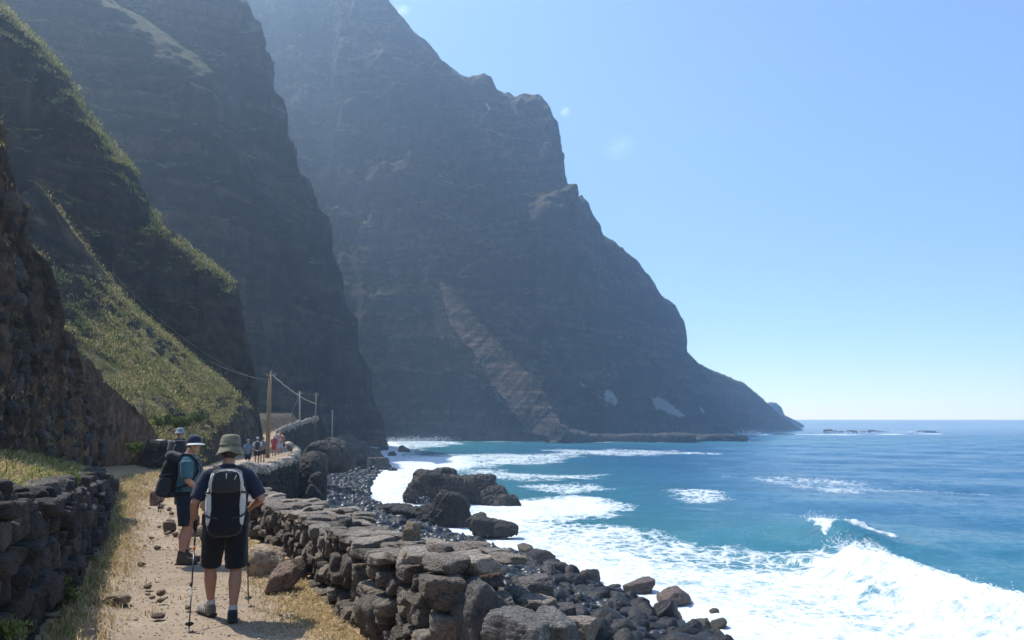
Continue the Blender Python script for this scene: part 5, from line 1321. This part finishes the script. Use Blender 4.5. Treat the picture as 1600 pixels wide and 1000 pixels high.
        part('compression_strap', ribbon([(s * 0.175, -0.16, 1.22), (s * 0.180, -0.27, 1.20), (s * 0.15, -0.345, 1.18)], 0.02, 0.006, (0, 0, 1)), SOLE, bp)
    part('water_tube', tube([(0.10, 0.12, 1.40), (0.105, 0.17, 1.30), (0.11, 0.185, 1.20)], [0.008] * 3, 8), SOLE, bp)
    # one slim pole hanging from the pack
    tp = Vector(base) + Matrix.Rotation(yaw, 3, 'Z') @ Vector((0.1, -0.33, 0.62)); tt = Vector(base) + Matrix.Rotation(yaw, 3, 'Z') @ Vector((0.11, -0.30, 1.05))
    part('pole_tip', tube([(0.10, -0.345, 0.70), (0.11, -0.30, 1.05)], [0.006, 0.006], 8), METAL, bp)
second_hiker()

# ---------------------------------------------------------------- smaller figures farther along the path
def far_hiker(loc, yaw, height, shirt, shorts, skin, hat, pack, label, step=0.16, hatkind='cap', packlabel=None, bend=0.03, group=None, scale_pack=1.0, arm=0.05, voxel=0.016):
    k = height / 1.76
    hipL, hipR = (-0.09, 0, 0.89), (0.09, 0, 0.89)
    knL, anL = (-0.10, step * 0.7, 0.50), (-0.10, step * 0.8, 0.09); knR, anR = (0.10, -step * 0.15, 0.49), (0.10, -step, 0.11)
    shL, shR = (-0.185, bend, 1.40), (0.185, bend, 1.40); elL, wrL = (-0.25, -0.02, 1.12), (-0.25, arm + 0.08, 0.92); elR, wrR = (0.25, -0.02, 1.12), (0.25, arm + 0.12, 0.95)
    head, P, R = head_pieces((0, bend + 0.05, 1.61), 0, -0.1)
    pc = [frame_tube([(0, 0.0, 0.85, 0.15, 0.11), (0, 0.0, 0.95, 0.158, 0.112), (0, 0.01, 1.10, 0.14, 0.10), (0, bend, 1.34, 0.178, 0.105), (0, bend, 1.43, 0.12, 0.075), (0, bend + 0.02, 1.48, 0.06, 0.06), (0, bend + 0.04, 1.55, 0.055, 0.058)], 16),
          frame_tube(arm_pts(shL, elL, wrL)), frame_tube(arm_pts(shR, elR, wrR)), frame_tube(leg_pts(hipL, knL, anL)), frame_tube(leg_pts(hipR, knR, anR))] + head
    pc += hand(wrL, (0, 0.4, -0.8), (0, 1, 0.2), (0.9, 0, 0), 0.5) + hand(wrR, (0, 0.4, -0.8), (0, 1, 0.2), (-0.9, 0, 0), 0.5)
    b = fuse('person', pc, skin, voxel, 2); b.location = loc; b.rotation_euler = (0, 0, yaw); b.scale = (k, k, k)
    tag(b, label, 'person', group)
    m = lambda a, b_, t: tuple(Vector(a).lerp(Vector(b_), t))
    sl = lambda sh, el: [(*sh, 0.078, 0.078), (*m(sh, el, 0.4), 0.074, 0.074), (*m(sh, el, 0.85), 0.068, 0.068)]
    fuse('shirt', [frame_tube([(0, 0.0, 0.82, 0.178, 0.132), (0, 0.0, 0.95, 0.178, 0.132), (0, 0.01, 1.10, 0.165, 0.12), (0, bend, 1.34, 0.195, 0.122), (0, bend, 1.43, 0.15, 0.095), (0, bend + 0.01, 1.475, 0.075, 0.075)], 18), frame_tube(sl(shL, elL)), frame_tube(sl(shR, elR))], shirt, voxel, 2, 0.006, 0.1, b)
    sh_ = lambda hip, kn, e: [(hip[0], hip[1], hip[2] + 0.02, 0.112, 0.12), (*m(hip, kn, 0.5), 0.105, 0.112), (*m(hip, kn, e), 0.096, 0.102)]
    fuse('shorts', [frame_tube([(0, 0.0, 0.80, 0.172, 0.13), (0, 0.0, 0.95, 0.168, 0.125)], 18), frame_tube(sh_(hipL, knL, 0.9)), frame_tube(sh_(hipR, knR, 0.9))], shorts, voxel, 2, 0, 0.1, b)
    for an in (anL, anR): shoe('shoe', (an[0], an[1], an[2] - 0.005), 0.0, CHAR, b, 0.09)
    if hatkind == 'bucket': prof = [(0.0, 0.155), (0.05, 0.153), (0.088, 0.140), (0.100, 0.10), (0.105, 0.04), (0.150, 0.0), (0.152, -0.006), (0.103, 0.022)]
    else: prof = [(0.0, 0.132), (0.04, 0.130), (0.074, 0.115), (0.092, 0.08), (0.097, 0.02)]
    V, Fq = lathe(prof, 28, 1.13); part('hat', ([P(v.x, -0.008 + v.y, v.z) for v in V], Fq), hat, b)
    if pack is not None:
        bp = tag(empty('backpack', loc), packlabel, 'backpack', group and 'backpacks of the far walkers'); bp.rotation_euler = (0, 0, yaw); bp.scale = (k, k, k)
        s_ = scale_pack
        fuse('bag_body', [sbox((0, -0.23 + bend, 1.16), (0.15 * s_, 0.11, 0.25 * s_), 0.6), sbox((0, -0.26 + bend, 1.06), (0.13 * s_, 0.11, 0.10), 0.65)], pack, voxel, 3, 0.006, 0.1, bp)
        fuse('lid', [sbox((0, -0.20 + bend, 1.40), (0.14 * s_, 0.11, 0.05), 0.65)], CHAR, voxel, 2, parent=bp)
        for s in (-1, 1): part('shoulder_strap', ribbon([(s * 0.09, -0.14 + bend, 1.40), (s * 0.10, -0.05 + bend, 1.478), (s * 0.11, 0.05 + bend, 1.46), (s * 0.125, 0.12 + bend, 1.36), (s * 0.14, 0.14 + bend, 1.22), (s * 0.175, 0.04, 1.05), (s * 0.17, -0.13, 1.0)], 0.055, 0.018, (1, 0, 0)), BLACK, bp)
    return b
FG = 'walkers in the far group on the path'
def gz_at(x, y): return float(ground_parts(np.array([x]), np.array([y]))[0][0])
def place(px, Y): x = float(at(px, 690, Y)[0]); return (x, Y, gz_at(x, Y))
far_hiker(place(281, 20.5), 0.45, 1.70, mat_cloth('grey_green_shirt', (0.10, 0.13, 0.13)), BLACK, SKIN2, mat_cloth('grey_blue_hat', (0.22, 0.26, 0.30)), CHAR, 'hiker in grey-blue hat half hidden behind the teal-shirted hiker', hatkind='bucket', packlabel='dark backpack of the half hidden hiker in the grey-blue hat')
far_hiker(place(388, 49.0), 0.25, 1.72, BLUEC, BLACK, SKIN2, BLUEC, mat_cloth('slate_pack', (0.12, 0.16, 0.21)), 'far walker in blue cap and blue shirt, last of the far group', packlabel='slate blue backpack of the last far walker')
far_hiker(place(402.5, 53.5), 0.30, 1.78, WHITEC, BLACK, SKIN, LIGHTB, CHAR, 'far walker in white shirt and pale cap with a dark pack', packlabel='dark backpack over the white shirt of a far walker')
far_hiker(place(411, 56.0), 0.30, 1.70, mat_cloth('mauve_grey_shirt', (0.16, 0.13, 0.17)), BLACK, SKIN, NAVY, None, 'far walker in dark clothes half behind the white-shirted walker', step=0.2)
far_hiker(place(428.5, 66.0), 0.25, 1.68, REDC, REDC, SKIN2, WHITEC, mat_cloth('crimson_pack', (0.33, 0.04, 0.06)), 'far walker all in red beside the tall wooden pole', packlabel='red backpack of the far walker in red')
far_hiker(place(434, 68.0), 0.25, 1.74, GREYC, LIGHTB, SKIN2, WHITEC, mat_cloth('grey_pack', (0.30, 0.30, 0.32)), 'far walker in pale grey between two red-clad walkers', packlabel='grey backpack of the pale grey far walker')
far_hiker(place(438.5, 70.5), 0.25, 1.76, PINK, LIGHTB, SKIN, REDC, None, 'far walker in orange-red top and red cap leading the group')
far_hiker(place(501, 124.5), 0.2, 1.7, REDC, CHAR, SKIN2, WHITEC, None, 'tiny distant walker in red at the bend of the rising path', voxel=0.02)
# ================================================================== POLES AND WIRES
def utility_pole(px, Y, py_top, z0, r, mat, label, lean=0.0, extra=False):
    foot = at(px, 690, Y); top = at(px + lean, py_top, Y); L = top[2] - z0
    root = tag(empty('utility_pole', (foot[0], Y, z0)), label, 'utility pole')
    dx = top[0] - foot[0]
    part('post', tube([(0, 0, -0.6), (dx * 0.5, 0, L * 0.5), (dx, 0, L)], [r * 1.15, r, r * 0.85], 12), mat, root)
    part('cap', tube([(dx, 0, L), (dx, 0, L + 0.05), (dx, 0, L + 0.09)], [r * 0.95, r * 0.95, r * 0.3], 12), M_POLE2, root)
    part('bracket', merge(tube([(dx - 0.35, 0, L - 0.3), (dx + 0.35, 0, L - 0.3)], [0.035, 0.035], 6), tube([(dx - 0.33, 0, L - 0.3), (dx - 0.33, 0, L - 0.12)], [0.03, 0.05], 8), tube([(dx + 0.33, 0, L - 0.3), (dx + 0.33, 0, L - 0.12)], [0.03, 0.05], 8)), M_POLE2, root)
    if extra: part('brace', tube([(-r * 1.9, -0.05, -0.6), (dx - r * 1.6, -0.05, L * 0.5), (dx - r * 1.4, 0, L * 0.93)], [r * 0.9, r * 0.85, r * 0.7], 10), mat, root)
    return Vector((foot[0] + dx, Y, z0 + L))
T1 = utility_pole(420.5, 62.0, 581, -1.0, 0.085, M_POLE, 'tall brown double wooden pole beside the far walkers', 3.0, True)
T2 = utility_pole(467.5, 112.0, 612, 0.75, 0.11, M_POLE2, 'thin grey wooden pole behind the rising path', 1.0)
T3 = utility_pole(491.5, 122.0, 614, 1.2, 0.10, M_POLE, 'leaning brown pole at the bend of the rising path', 3.0)
T4 = utility_pole(519, 150.0, 641, -5.0, 0.11, M_POLE2, 'faint shaded pole below the bend against the dark cliff', 0.5)
def wire(a, b, sag, r, mat, label, name='wire', n=24, cat='wire', wob=0.0):
    a, b = Vector(a), Vector(b); pts = []
    for k in range(n + 1):
        t = k / n; p = a.lerp(b, t); p.z -= sag * 4 * t * (1 - t); p.z += wob * math.sin(k * 2.1); pts.append(p)
    V, Fq = tube(pts, [r] * (n + 1), 6)
    return tag(obj(name, py_mesh(name, V, Fq, mat)), label, cat)
tip = Vector((0, 0, -0.15))
wire(T1 + tip, T3 + Vector((0, 0, -1.6)), 0.4, 0.055, M_CABLE, 'thick pale cable running from tall brown pole down to the leaning pole', 'cable', 30, 'cable', 0.03)
wire(T1 + Vector((0, 0, -0.9)), at(175, 425, 52.0), 1.1, 0.008, M_WIRE, 'thin wire sagging from tall brown pole up to the left slope')
wire(T1 + Vector((0, 0, -0.6)), at(330, 565, 58.5), 0.25, 0.016, M_WIRE, 'thin guy wire from tall brown pole down to the grassy spur')
wire(T2 + Vector((0, 0, -0.3)), Vector((T2.x - 1.3, T2.y - 1, 1.4)), 0.0, 0.025, M_WIRE, 'pale stay slanting down from the thin grey pole', 'stay', 4)
wire(T2 + tip, T3 + tip, 0.2, 0.016, M_WIRE, 'thin wire between the grey pole and the leaning pole')
# ================================================================== GRASS AND PLANTS
def mat_blade(name, stops):
    t = NT(name); c = t.ramp(t.attr('tone'), stops)
    b = t.bsdf(c, 0.75, None, 0.2)
    tr = t.n('ShaderNodeBsdfTranslucent'); t.l(c, tr.inputs['Color'])
    mx = t.n('ShaderNodeMixShader'); mx.inputs[0].default_value = 0.35
    t.l(b.outputs[0], mx.inputs[1]); t.l(tr.outputs[0], mx.inputs[2])
    return t.done(mx)
M_DRY = mat_blade('dry_grass', [(0.0, (0.25, 0.17, 0.075)), (0.5, (0.46, 0.34, 0.17)), (0.9, (0.62, 0.50, 0.29)), (1.0, (0.18, 0.20, 0.06))])
M_GREEN = mat_blade('green_grass', [(0.0, (0.07, 0.11, 0.02)), (0.5, (0.15, 0.20, 0.045)), (0.85, (0.28, 0.28, 0.09)), (1.0, (0.45, 0.36, 0.18))])
M_LEAF_FAR = mat_blade('far_scrub', [(0.0, (0.045, 0.055, 0.022)), (0.6, (0.09, 0.10, 0.045)), (1.0, (0.20, 0.17, 0.10))])
def blades(P, h, w, lean, rng, nseg=2):
    """P (N,3) roots, h (N,) heights -> thin bent blades"""
    n = len(P); a = rng.uniform(0, 2 * np.pi, n); d = np.stack([np.cos(a), np.sin(a)], 1)
    b2 = rng.uniform(0, 2 * np.pi, n); e = np.stack([np.cos(b2), np.sin(b2)], 1)
    ln = lean * rng.uniform(0.2, 1.2, n) * h
    w = w * rng.uniform(0.6, 1.3, n)
    V = np.zeros((n, 5, 3))
    V[:, 0, :2] = P[:, :2] - d * w[:, None]; V[:, 1, :2] = P[:, :2] + d * w[:, None]; V[:, 0, 2] = V[:, 1, 2] = P[:, 2]
    mid = P[:, :2] + e * (ln * 0.35)[:, None]
    V[:, 2, :2] = mid - d * (w * 0.7)[:, None]; V[:, 3, :2] = mid + d * (w * 0.7)[:, None]; V[:, 2, 2] = V[:, 3, 2] = P[:, 2] + h * 0.6
    V[:, 4, :2] = P[:, :2] + e * ln[:, None]; V[:, 4, 2] = P[:, 2] + h * (1 - 0.25 * lean)
    base = (np.arange(n) * 5)[:, None]
    F3 = np.concatenate([base + np.array([[0, 1, 3]]), base + np.array([[0, 3, 2]]), base + np.array([[2, 3, 4]])], 0)
    return V.reshape(-1, 3), F3
def grass_obj(name, P, h, w, lean, mat, label, rng, tone=None):
    V, F3 = blades(P, h, w, lean, rng)
    me = np_mesh(name, V, F3, False, mat)
    t = rng.uniform(0, 1, len(P)) if tone is None else tone
    add_attr(me, 'tone', np.repeat(np.clip(t, 0, 1), 5))
    return tag(obj(name, me), label, kind='stuff')
rg = np.random.default_rng(77)
def clumps(x, y, rng, n, spread):
    k = rng.integers(0, len(x), n); return x[k] + rng.normal(0, spread, n), y[k] + rng.normal(0, spread, n), k
# dry grass along the foot of the left wall
y = rg.uniform(5.5, 27, 1500); x = I(XL, y) + 0.12 + np.abs(rg.normal(0, 0.30, 1500))
x, y, k = clumps(x, y, rg, 10000, 0.06)
z = ground_parts(x, y)[0]; ok = (x > I(XL, y) + 0.08)
x, y, z = x[ok], y[ok], z[ok]
h = rg.uniform(0.03, 0.17, len(x)) * np.clip(1.25 - (x - I(XL, y)) * 0.65, 0.25, 1)
g1 = np.where((x - I(XL, y) < 0.35) & (rg.uniform(0, 1, len(x)) < 0.4), 1.0, rg.uniform(0.1, 0.9, len(x)))
grass_obj('dry_grass', np.stack([x, y, z - 0.01], 1), h, 0.006, 0.9, M_DRY, 'straw-coloured grass along the foot of the left wall', rg, g1)
# short dry turf on the right verge
y = rg.uniform(6.6, 13.5, 500); x = I(XR, y) - 0.05 - np.abs(rg.normal(0, 0.33, 500))
x, y, k = clumps(x, y, rg, 12000, 0.08); ok = x < I(XR, y) - 0.02; x, y = x[ok], y[ok]; z = ground_parts(x, y)[0]
grass_obj('dry_grass', np.stack([x, y, z - 0.005], 1), rg.uniform(0.02, 0.07, len(x)), 0.005, 1.3, M_DRY, 'short dry turf along the foot of the low wall', rg, rg.uniform(0.2, 0.92, len(x)))
# terrace above the left wall
y = rg.uniform(4.5, 24, 1500); x = I(XL, y) - 0.35 - np.abs(rg.normal(0, 1.1, 1500))
x, y, k = clumps(x, y, rg, 22000, 0.10); ok = x < I(XL, y) - 0.3; x, y = x[ok], y[ok]; z = ground_parts(x, y)[0]
grass_obj('terrace_grass', np.stack([x, y, z - 0.01], 1), rg.uniform(0.04, 0.20, len(x)), 0.007, 1.0, M_DRY, 'dry grass on the terrace above the left wall', rg, rg.uniform(0.0, 0.9, len(x)))
y = rg.uniform(5.5, 22, 260); x = I(XL, y) - 0.3 - np.abs(rg.normal(0, 0.9, 260))
x, y, k = clumps(x, y, rg, 6000, 0.11); ok = x < I(XL, y) - 0.25; x, y = x[ok], y[ok]; z = ground_parts(x, y)[0]
grass_obj('green_grass', np.stack([x, y, z - 0.01], 1), rg.uniform(0.06, 0.24, len(x)), 0.010, 0.9, M_GREEN, 'fresh green weeds on the terrace above the left wall', rg)
# far stretch of path verge
y = rg.uniform(20, 46, 300); x = np.where(rg.uniform(0, 1, 300) < 0.6, I(XL, y) + np.abs(rg.normal(0, 0.7, 300)), I(XR, y) - np.abs(rg.normal(0, 0.5, 300)))
x, y, k = clumps(x, y, rg, 8000, 0.25); z = ground_parts(x, y)[0]; ok = (x < I(XR, y)) ; x, y, z = x[ok], y[ok], z[ok]
grass_obj('dry_grass', np.stack([x, y, z - 0.01], 1), rg.uniform(0.06, 0.22, len(x)), 0.014, 0.9, M_DRY, 'dry grass beside the path near the short wall', rg, rg.uniform(0.1, 1.0, len(x)))
# tufts on the slopes
def slope_tufts(name, G, N, mat, n, hmin, hmax, w, label, nzmin, vlo, vhi, per=7, spread=0.22):
    nv, nu, _ = G.shape; c = []
    j = rg.integers(int(vlo * nv), int(vhi * nv), n * 6); i = rg.integers(2, nu - 2, n * 6)
    p = G[j, i]; nn = N[j, i]; nn = nn * np.sign(nn[:, 2:3] + 1e-9)
    m = (nn[:, 2] > nzmin) & (fbm(p / 4.0, 3) > -0.12)
    p = p[m][:n]; p = np.repeat(p, per, 0); p = p + rg.normal(0, spread, p.shape) * np.array([1, 1, 0.25])
    grass_obj(name, p - np.array([0, 0, 0.05]), rg.uniform(hmin, hmax, len(p)), w, 0.9, mat, label, rg)
slope_tufts('slope_grass', G_SP, N_SP, M_GREEN, 9000, 0.06, 0.20, 0.030, 'green and yellow tufts on the sunlit spur', 0.55, 0.05, 0.97)
slope_tufts('slope_grass', G_SP, N_SP, M_DRY, 9000, 0.06, 0.20, 0.024, 'dry tufts on the sunlit spur', 0.55, 0.05, 0.99)
slope_tufts('slope_grass', G_R2, N_R2, M_GREEN, 6000, 0.10, 0.32, 0.05, 'green tufts on the crest of the dark ridge', 0.50, 0.78, 0.96, 6, 0.3)
slope_tufts('slope_grass', G_R2, N_R2, M_DRY, 5000, 0.10, 0.30, 0.04, 'dry tufts on the crest of the dark ridge', 0.55, 0.82, 0.98, 6, 0.3)
slope_tufts('slope_shrubs', G_RB, N_RB, M_LEAF_FAR, 1100, 0.5, 1.3, 0.3, 'scrub on the sunlit rib of the great cliff', 0.2, 0.05, 0.97, 4, 0.5)
slope_tufts('slope_grass', G_BK, N_BK, M_GREEN, 900, 0.04, 0.13, 0.008, 'green tufts clinging to the brown bank', 0.62, 0.1, 0.97, 9, 0.08)
slope_tufts('slope_grass', G_BK, N_BK, M_DRY, 2200, 0.04, 0.12, 0.007, 'dry tufts clinging to the brown bank', 0.55, 0.05, 0.98, 8, 0.08)
# shrubs
M_LEAF = mat_blade('shrub_leaf', [(0.0, (0.035, 0.065, 0.014)), (0.6, (0.09, 0.135, 0.03)), (1.0, (0.20, 0.22, 0.07))])
M_TWIG = mat_simple('bare_twig', (0.24, 0.19, 0.14), 0.8)
def shrub(px, py, Y, w, h, label, n=900, leaf=0.06, name='shrub', mat=M_LEAF, seed=0):
    c = at(px, py, Y); s_ = Y / FPX; hw, hh = w * s_ / 2, h * s_
    root = tag(empty(name, tuple(c)), label, 'shrub'); rr = np.random.default_rng(seed + int(px))
    stems, ends = [], []
    for k in range(9):
        a = rr.uniform(0, 6.28); e = Vector((math.cos(a) * hw * rr.uniform(0.3, 0.9), math.sin(a) * hw * rr.uniform(0.3, 0.9), hh * rr.uniform(0.5, 0.95)))
        stems.append(tube([(0, 0, -0.05), tuple(e * 0.5 + Vector((0, 0, hh * 0.1))), tuple(e)], [0.012, 0.008, 0.003], 5)); ends.append(e)
    st = part('stems', merge(*stems), M_TWIG, root); st['kind'] = 'stuff'
    E = np.array([e[:] for e in ends]); k = rr.integers(0, 9, n)
    P = E[k] * rr.uniform(0.45, 1.05, (n, 1)) + rr.normal(0, 0.16, (n, 3)) * np.array([hw, hw, hh * 0.7])
    P[:, 2] = np.maximum(P[:, 2], 0)
    V, F3 = blades(P, rr.uniform(0.5, 1.2, n) * leaf, leaf * 0.35, 1.4, rr)
    me = np_mesh('leaves', V, F3, False, mat); add_attr(me, 'tone', np.repeat(rr.uniform(0, 1, n), 5))
    o = obj('leaves', me, root); o['kind'] = 'stuff'
    return root
shrub(283, 672, 38.5, 44, 22, 'leafy green shrub at the foot of the grassy spur behind the log', 1500, 0.10)
shrub(256, 668, 37.5, 30, 18, 'small green shrub left of the log wall bushes', 1000, 0.10)
shrub(305, 664, 41, 30, 18, 'green shrub right of the leafy one at spur foot', 900, 0.10)
shrub(208, 712, 26, 24, 18, 'dark green bush at the end of the left wall', 900, 0.07)
shrub(98, 962, 8.3, 44, 50, 'low grey-green weed in the shade at left wall foot', 700, 0.035)
shrub(112, 770, 10.5, 22, 34, 'yellow-green weed hanging from the left wall top', 500, 0.03, mat=M_GREEN)
# the bright fern-like plant in the bottom left corner
c = Vector(at(8, 992, 5.6)); root = tag(empty('plant', tuple(c)), 'bright green sprig at the left wall in the bottom corner', 'plant')
part('stem', merge(*[tube([(0, 0, -0.1), (dx * 0.5, -0.02, 0.03), (dx, -0.03, 0.06 + 0.02 * k)], [0.004, 0.003, 0.002], 5) for k, dx in enumerate((-0.05, 0.0, 0.05, 0.09))]), M_TWIG, root)['kind'] = 'stuff'
rr = np.random.default_rng(9); P = rr.normal(0, 1, (420, 3)) * np.array([0.055, 0.04, 0.03]) + np.array([0.02, 0, 0.02])
V, F3 = blades(P, rr.uniform(0.02, 0.045, 420), 0.007, 1.3, rr); me = np_mesh('leaves', V, F3, False, M_GREEN); add_attr(me, 'tone', np.repeat(rr.uniform(0.3, 0.75, 420), 5)); obj('leaves', me, root)['kind'] = 'stuff'
# bare twiggy bush on the bank
c = Vector(at(231, 652, 33.5)); root = tag(empty('bare_bush', tuple(c)), 'leafless twiggy bush on the slope above the log', 'bush')
rr = random.Random(4)
for k in range(11):
    a = rr.uniform(-1.1, 1.25); L_ = rr.uniform(0.6, 1.45); e = Vector((math.sin(a) * L_, rr.uniform(-0.3, 0.3), math.cos(a) * L_))
    br = part('branch', tube([(0, 0, -0.1), tuple(e * 0.5 + Vector((0, 0, 0.06))), tuple(e)], [0.022, 0.014, 0.006], 6), M_TWIG, root)
    for j in range(2):
        s0 = e * rr.uniform(0.45, 0.8); e2 = s0 + Vector((rr.uniform(-0.3, 0.3), rr.uniform(-0.2, 0.2), rr.uniform(0.1, 0.4)))
        part('twig', tube([tuple(s0 + Vector((0, 0, 0.03))), tuple(e2)], [0.008, 0.004], 5), M_TWIG, br)
# gravel on the path
n = 3800; y = 5.8 + 12 * rg.uniform(0, 1, n) ** 1.6; x = I(XL, y) + 0.5 + rg.uniform(0, 1, n) * (I(XR, y) - I(XL, y) - 0.6)
s_ = np.exp(rg.normal(-5.0, 0.4, n)); z = ground_parts(x, y)[0] + s_ * 0.35
D, Fi = ico(1); Vg = D[None] * (s_[:, None] * rg.uniform(0.6, 1.4, (n, 3)) * np.array([1, 1, 0.7]))[:, None, :] + np.stack([x, y, z], 1)[:, None, :]
Fg = (Fi[None] + (np.arange(n) * len(D))[:, None, None]).reshape(-1, 3)
M_GRAV = NT('path_gravel'); _p = M_GRAV.pos(); M_GRAV = M_GRAV.done(M_GRAV.bsdf(M_GRAV.ramp(M_GRAV.noise(_p, 9, 2, 0.5), [(0.3, (0.20, 0.15, 0.11)), (0.5, (0.30, 0.235, 0.175)), (0.7, (0.42, 0.35, 0.27))]), 0.9, None, 0.2))
tag(obj('gravel', np_mesh('gravel', Vg.reshape(-1, 3), Fg, False, M_GRAV)), 'fine gravel strewn over the path', kind='stuff')
# ================================================================== SPRAY over the surf
def spray(pts, n, spread, up, rng):
    k = rng.integers(0, len(pts), n); P = np.array(pts)[k] + rng.normal(0, 1, (n, 3)) * np.array(spread)
    P[:, 2] += np.abs(rng.normal(0, up, n)); s = np.exp(rng.normal(-3.3, 0.45, n)); return P, s
SP, SS = [], []
line = lambda a, b, n, z: [np.array(a) + (np.array(b) - np.array(a)) * t + np.array([0, 0, z]) for t in np.linspace(0, 1, n)]
crest = []
for k in range(len(WAVE_B) - 2): crest += line(WAVE_B[k], WAVE_B[k + 1], 40, 1.7)
P, s = spray(crest, 1500, (0.4, 0.4, 0.12), 0.16, rg); SP.append(P); SS.append(s * 0.35)
P, s = spray(line(atz(1262, 846, SEA), atz(1312, 852, SEA), 30, 1.6), 600, (0.3, 0.35, 0.18), 0.2, rg); SP.append(P); SS.append(s * 0.35)
P, s = spray(line(atz(640, 785, SEA), atz(668, 788, SEA), 20, 0.2), 1300, (0.5, 0.5, 0.2), 0.7, rg); SP.append(P); SS.append(s * 1.2)
P, s = spray(line(atz(1160, 681, SEA), atz(1180, 681, SEA), 20, 0.2), 1200, (3, 3, 0.4), 1.4, rg); SP.append(P); SS.append(s * 2)
P, s = spray(line(atz(605, 690, SEA), atz(700, 689, SEA), 40, 0.2), 1600, (3, 3, 0.3), 0.7, rg); SP.append(P); SS.append(s * 1.8)
P, s = spray(line(atz(1290, 678, SEA), atz(1440, 677.5, SEA), 60, 0.1), 700, (3, 3, 0.3), 0.8, rg); SP.append(P); SS.append(s * 4)
SP, SS = np.concatenate(SP), np.concatenate(SS); D, Fi = ico(1)
Vg = D[None] * SS[:, None, None] + SP[:, None, :]; Fg = (Fi[None] + (np.arange(len(SP)) * len(D))[:, None, None]).reshape(-1, 3)
M_SPRAY = NT('white_spray'); M_SPRAY = M_SPRAY.done(M_SPRAY.bsdf((0.85, 0.87, 0.88), 0.8, None, 0.2))
tag(obj('spray', np_mesh('spray', Vg.reshape(-1, 3), Fg, True, M_SPRAY)), 'white spray thrown up by the surf', kind='stuff')
# ================================================================== wisps of cloud, far beyond the haze
def cloud(px, py, w, h, dens, label, seed):
    Y = 3200.0; c = at(px, py, Y); s_ = Y / FPX; D, Fi = ico(4)
    V = D * (1 + 0.25 * fbm(D * 1.5 + seed, 3))[:, None]
    t = NT('cloud_vapour'); p = t.coord('Object'); ln = t.n('ShaderNodeVectorMath', operation='LENGTH'); t.l(p, ln.inputs[0])
    fall = t.ramp(ln.outputs['Value'], [(0.25, 1.0), (0.95, 0.0)])
    nz = t.ramp(t.noise(p, 1.6, 6, 0.65), [(0.42, 0.0), (0.62, 1.0)])
    v = t.n('ShaderNodeVolumePrincipled'); v.inputs['Color'].default_value = (1, 1, 1, 1); v.inputs['Anisotropy'].default_value = 0.3
    t.l(t.math('MULTIPLY', t.math('MULTIPLY', fall, nz), dens), v.inputs['Density']); t.l(v.outputs[0], t.out.inputs['Volume'])
    o = obj('cloud', np_mesh('cloud', V, Fi, True, t.m)); o.location = tuple(c); o.scale = (w * s_ / 2, w * s_ / 2, h * s_ / 2)
    return tag(o, label, 'cloud')
cloud(883, 174, 22, 20, 0.04, 'tiny bright puff of cloud right of the cliff top', 1)
cloud(968, 230, 64, 52, 0.006, 'faint wisp of cloud below and right of the tiny puff', 2)
cloud(628, 16, 34, 22, 0.02, 'small cloud wisp touching the skyline at the top', 3)
# ================================================================== HAZE: sea spray drifting in the sunlight
def build_haze():
    t = NT('haze_air')
    v = t.n('ShaderNodeVolumePrincipled')
    v.inputs['Color'].default_value = (0.55, 0.76, 1.0, 1)
    v.inputs['Density'].default_value = HAZE_D
    v.inputs['Anisotropy'].default_value = 0.7
    t.l(v.outputs[0], t.out.inputs['Volume'])
    x0, x1, y0, y1, z0, z1 = -BOX_X, BOX_X, -60, BOX_Y, SEA - 6, 330
    V = np.array([(x, y, z) for z in (z0, z1) for y in (y0, y1) for x in (x0, x1)], float)
    Fq = np.array([(0, 2, 3, 1), (4, 5, 7, 6), (0, 1, 5, 4), (2, 6, 7, 3), (0, 4, 6, 2), (1, 3, 7, 5)])
    me = np_mesh('haze', V, Fq, False, t.m)
    tag(obj('haze', me), 'thin sunlit haze of sea spray', kind='stuff')
HAZE_D = 0.0008
build_haze()
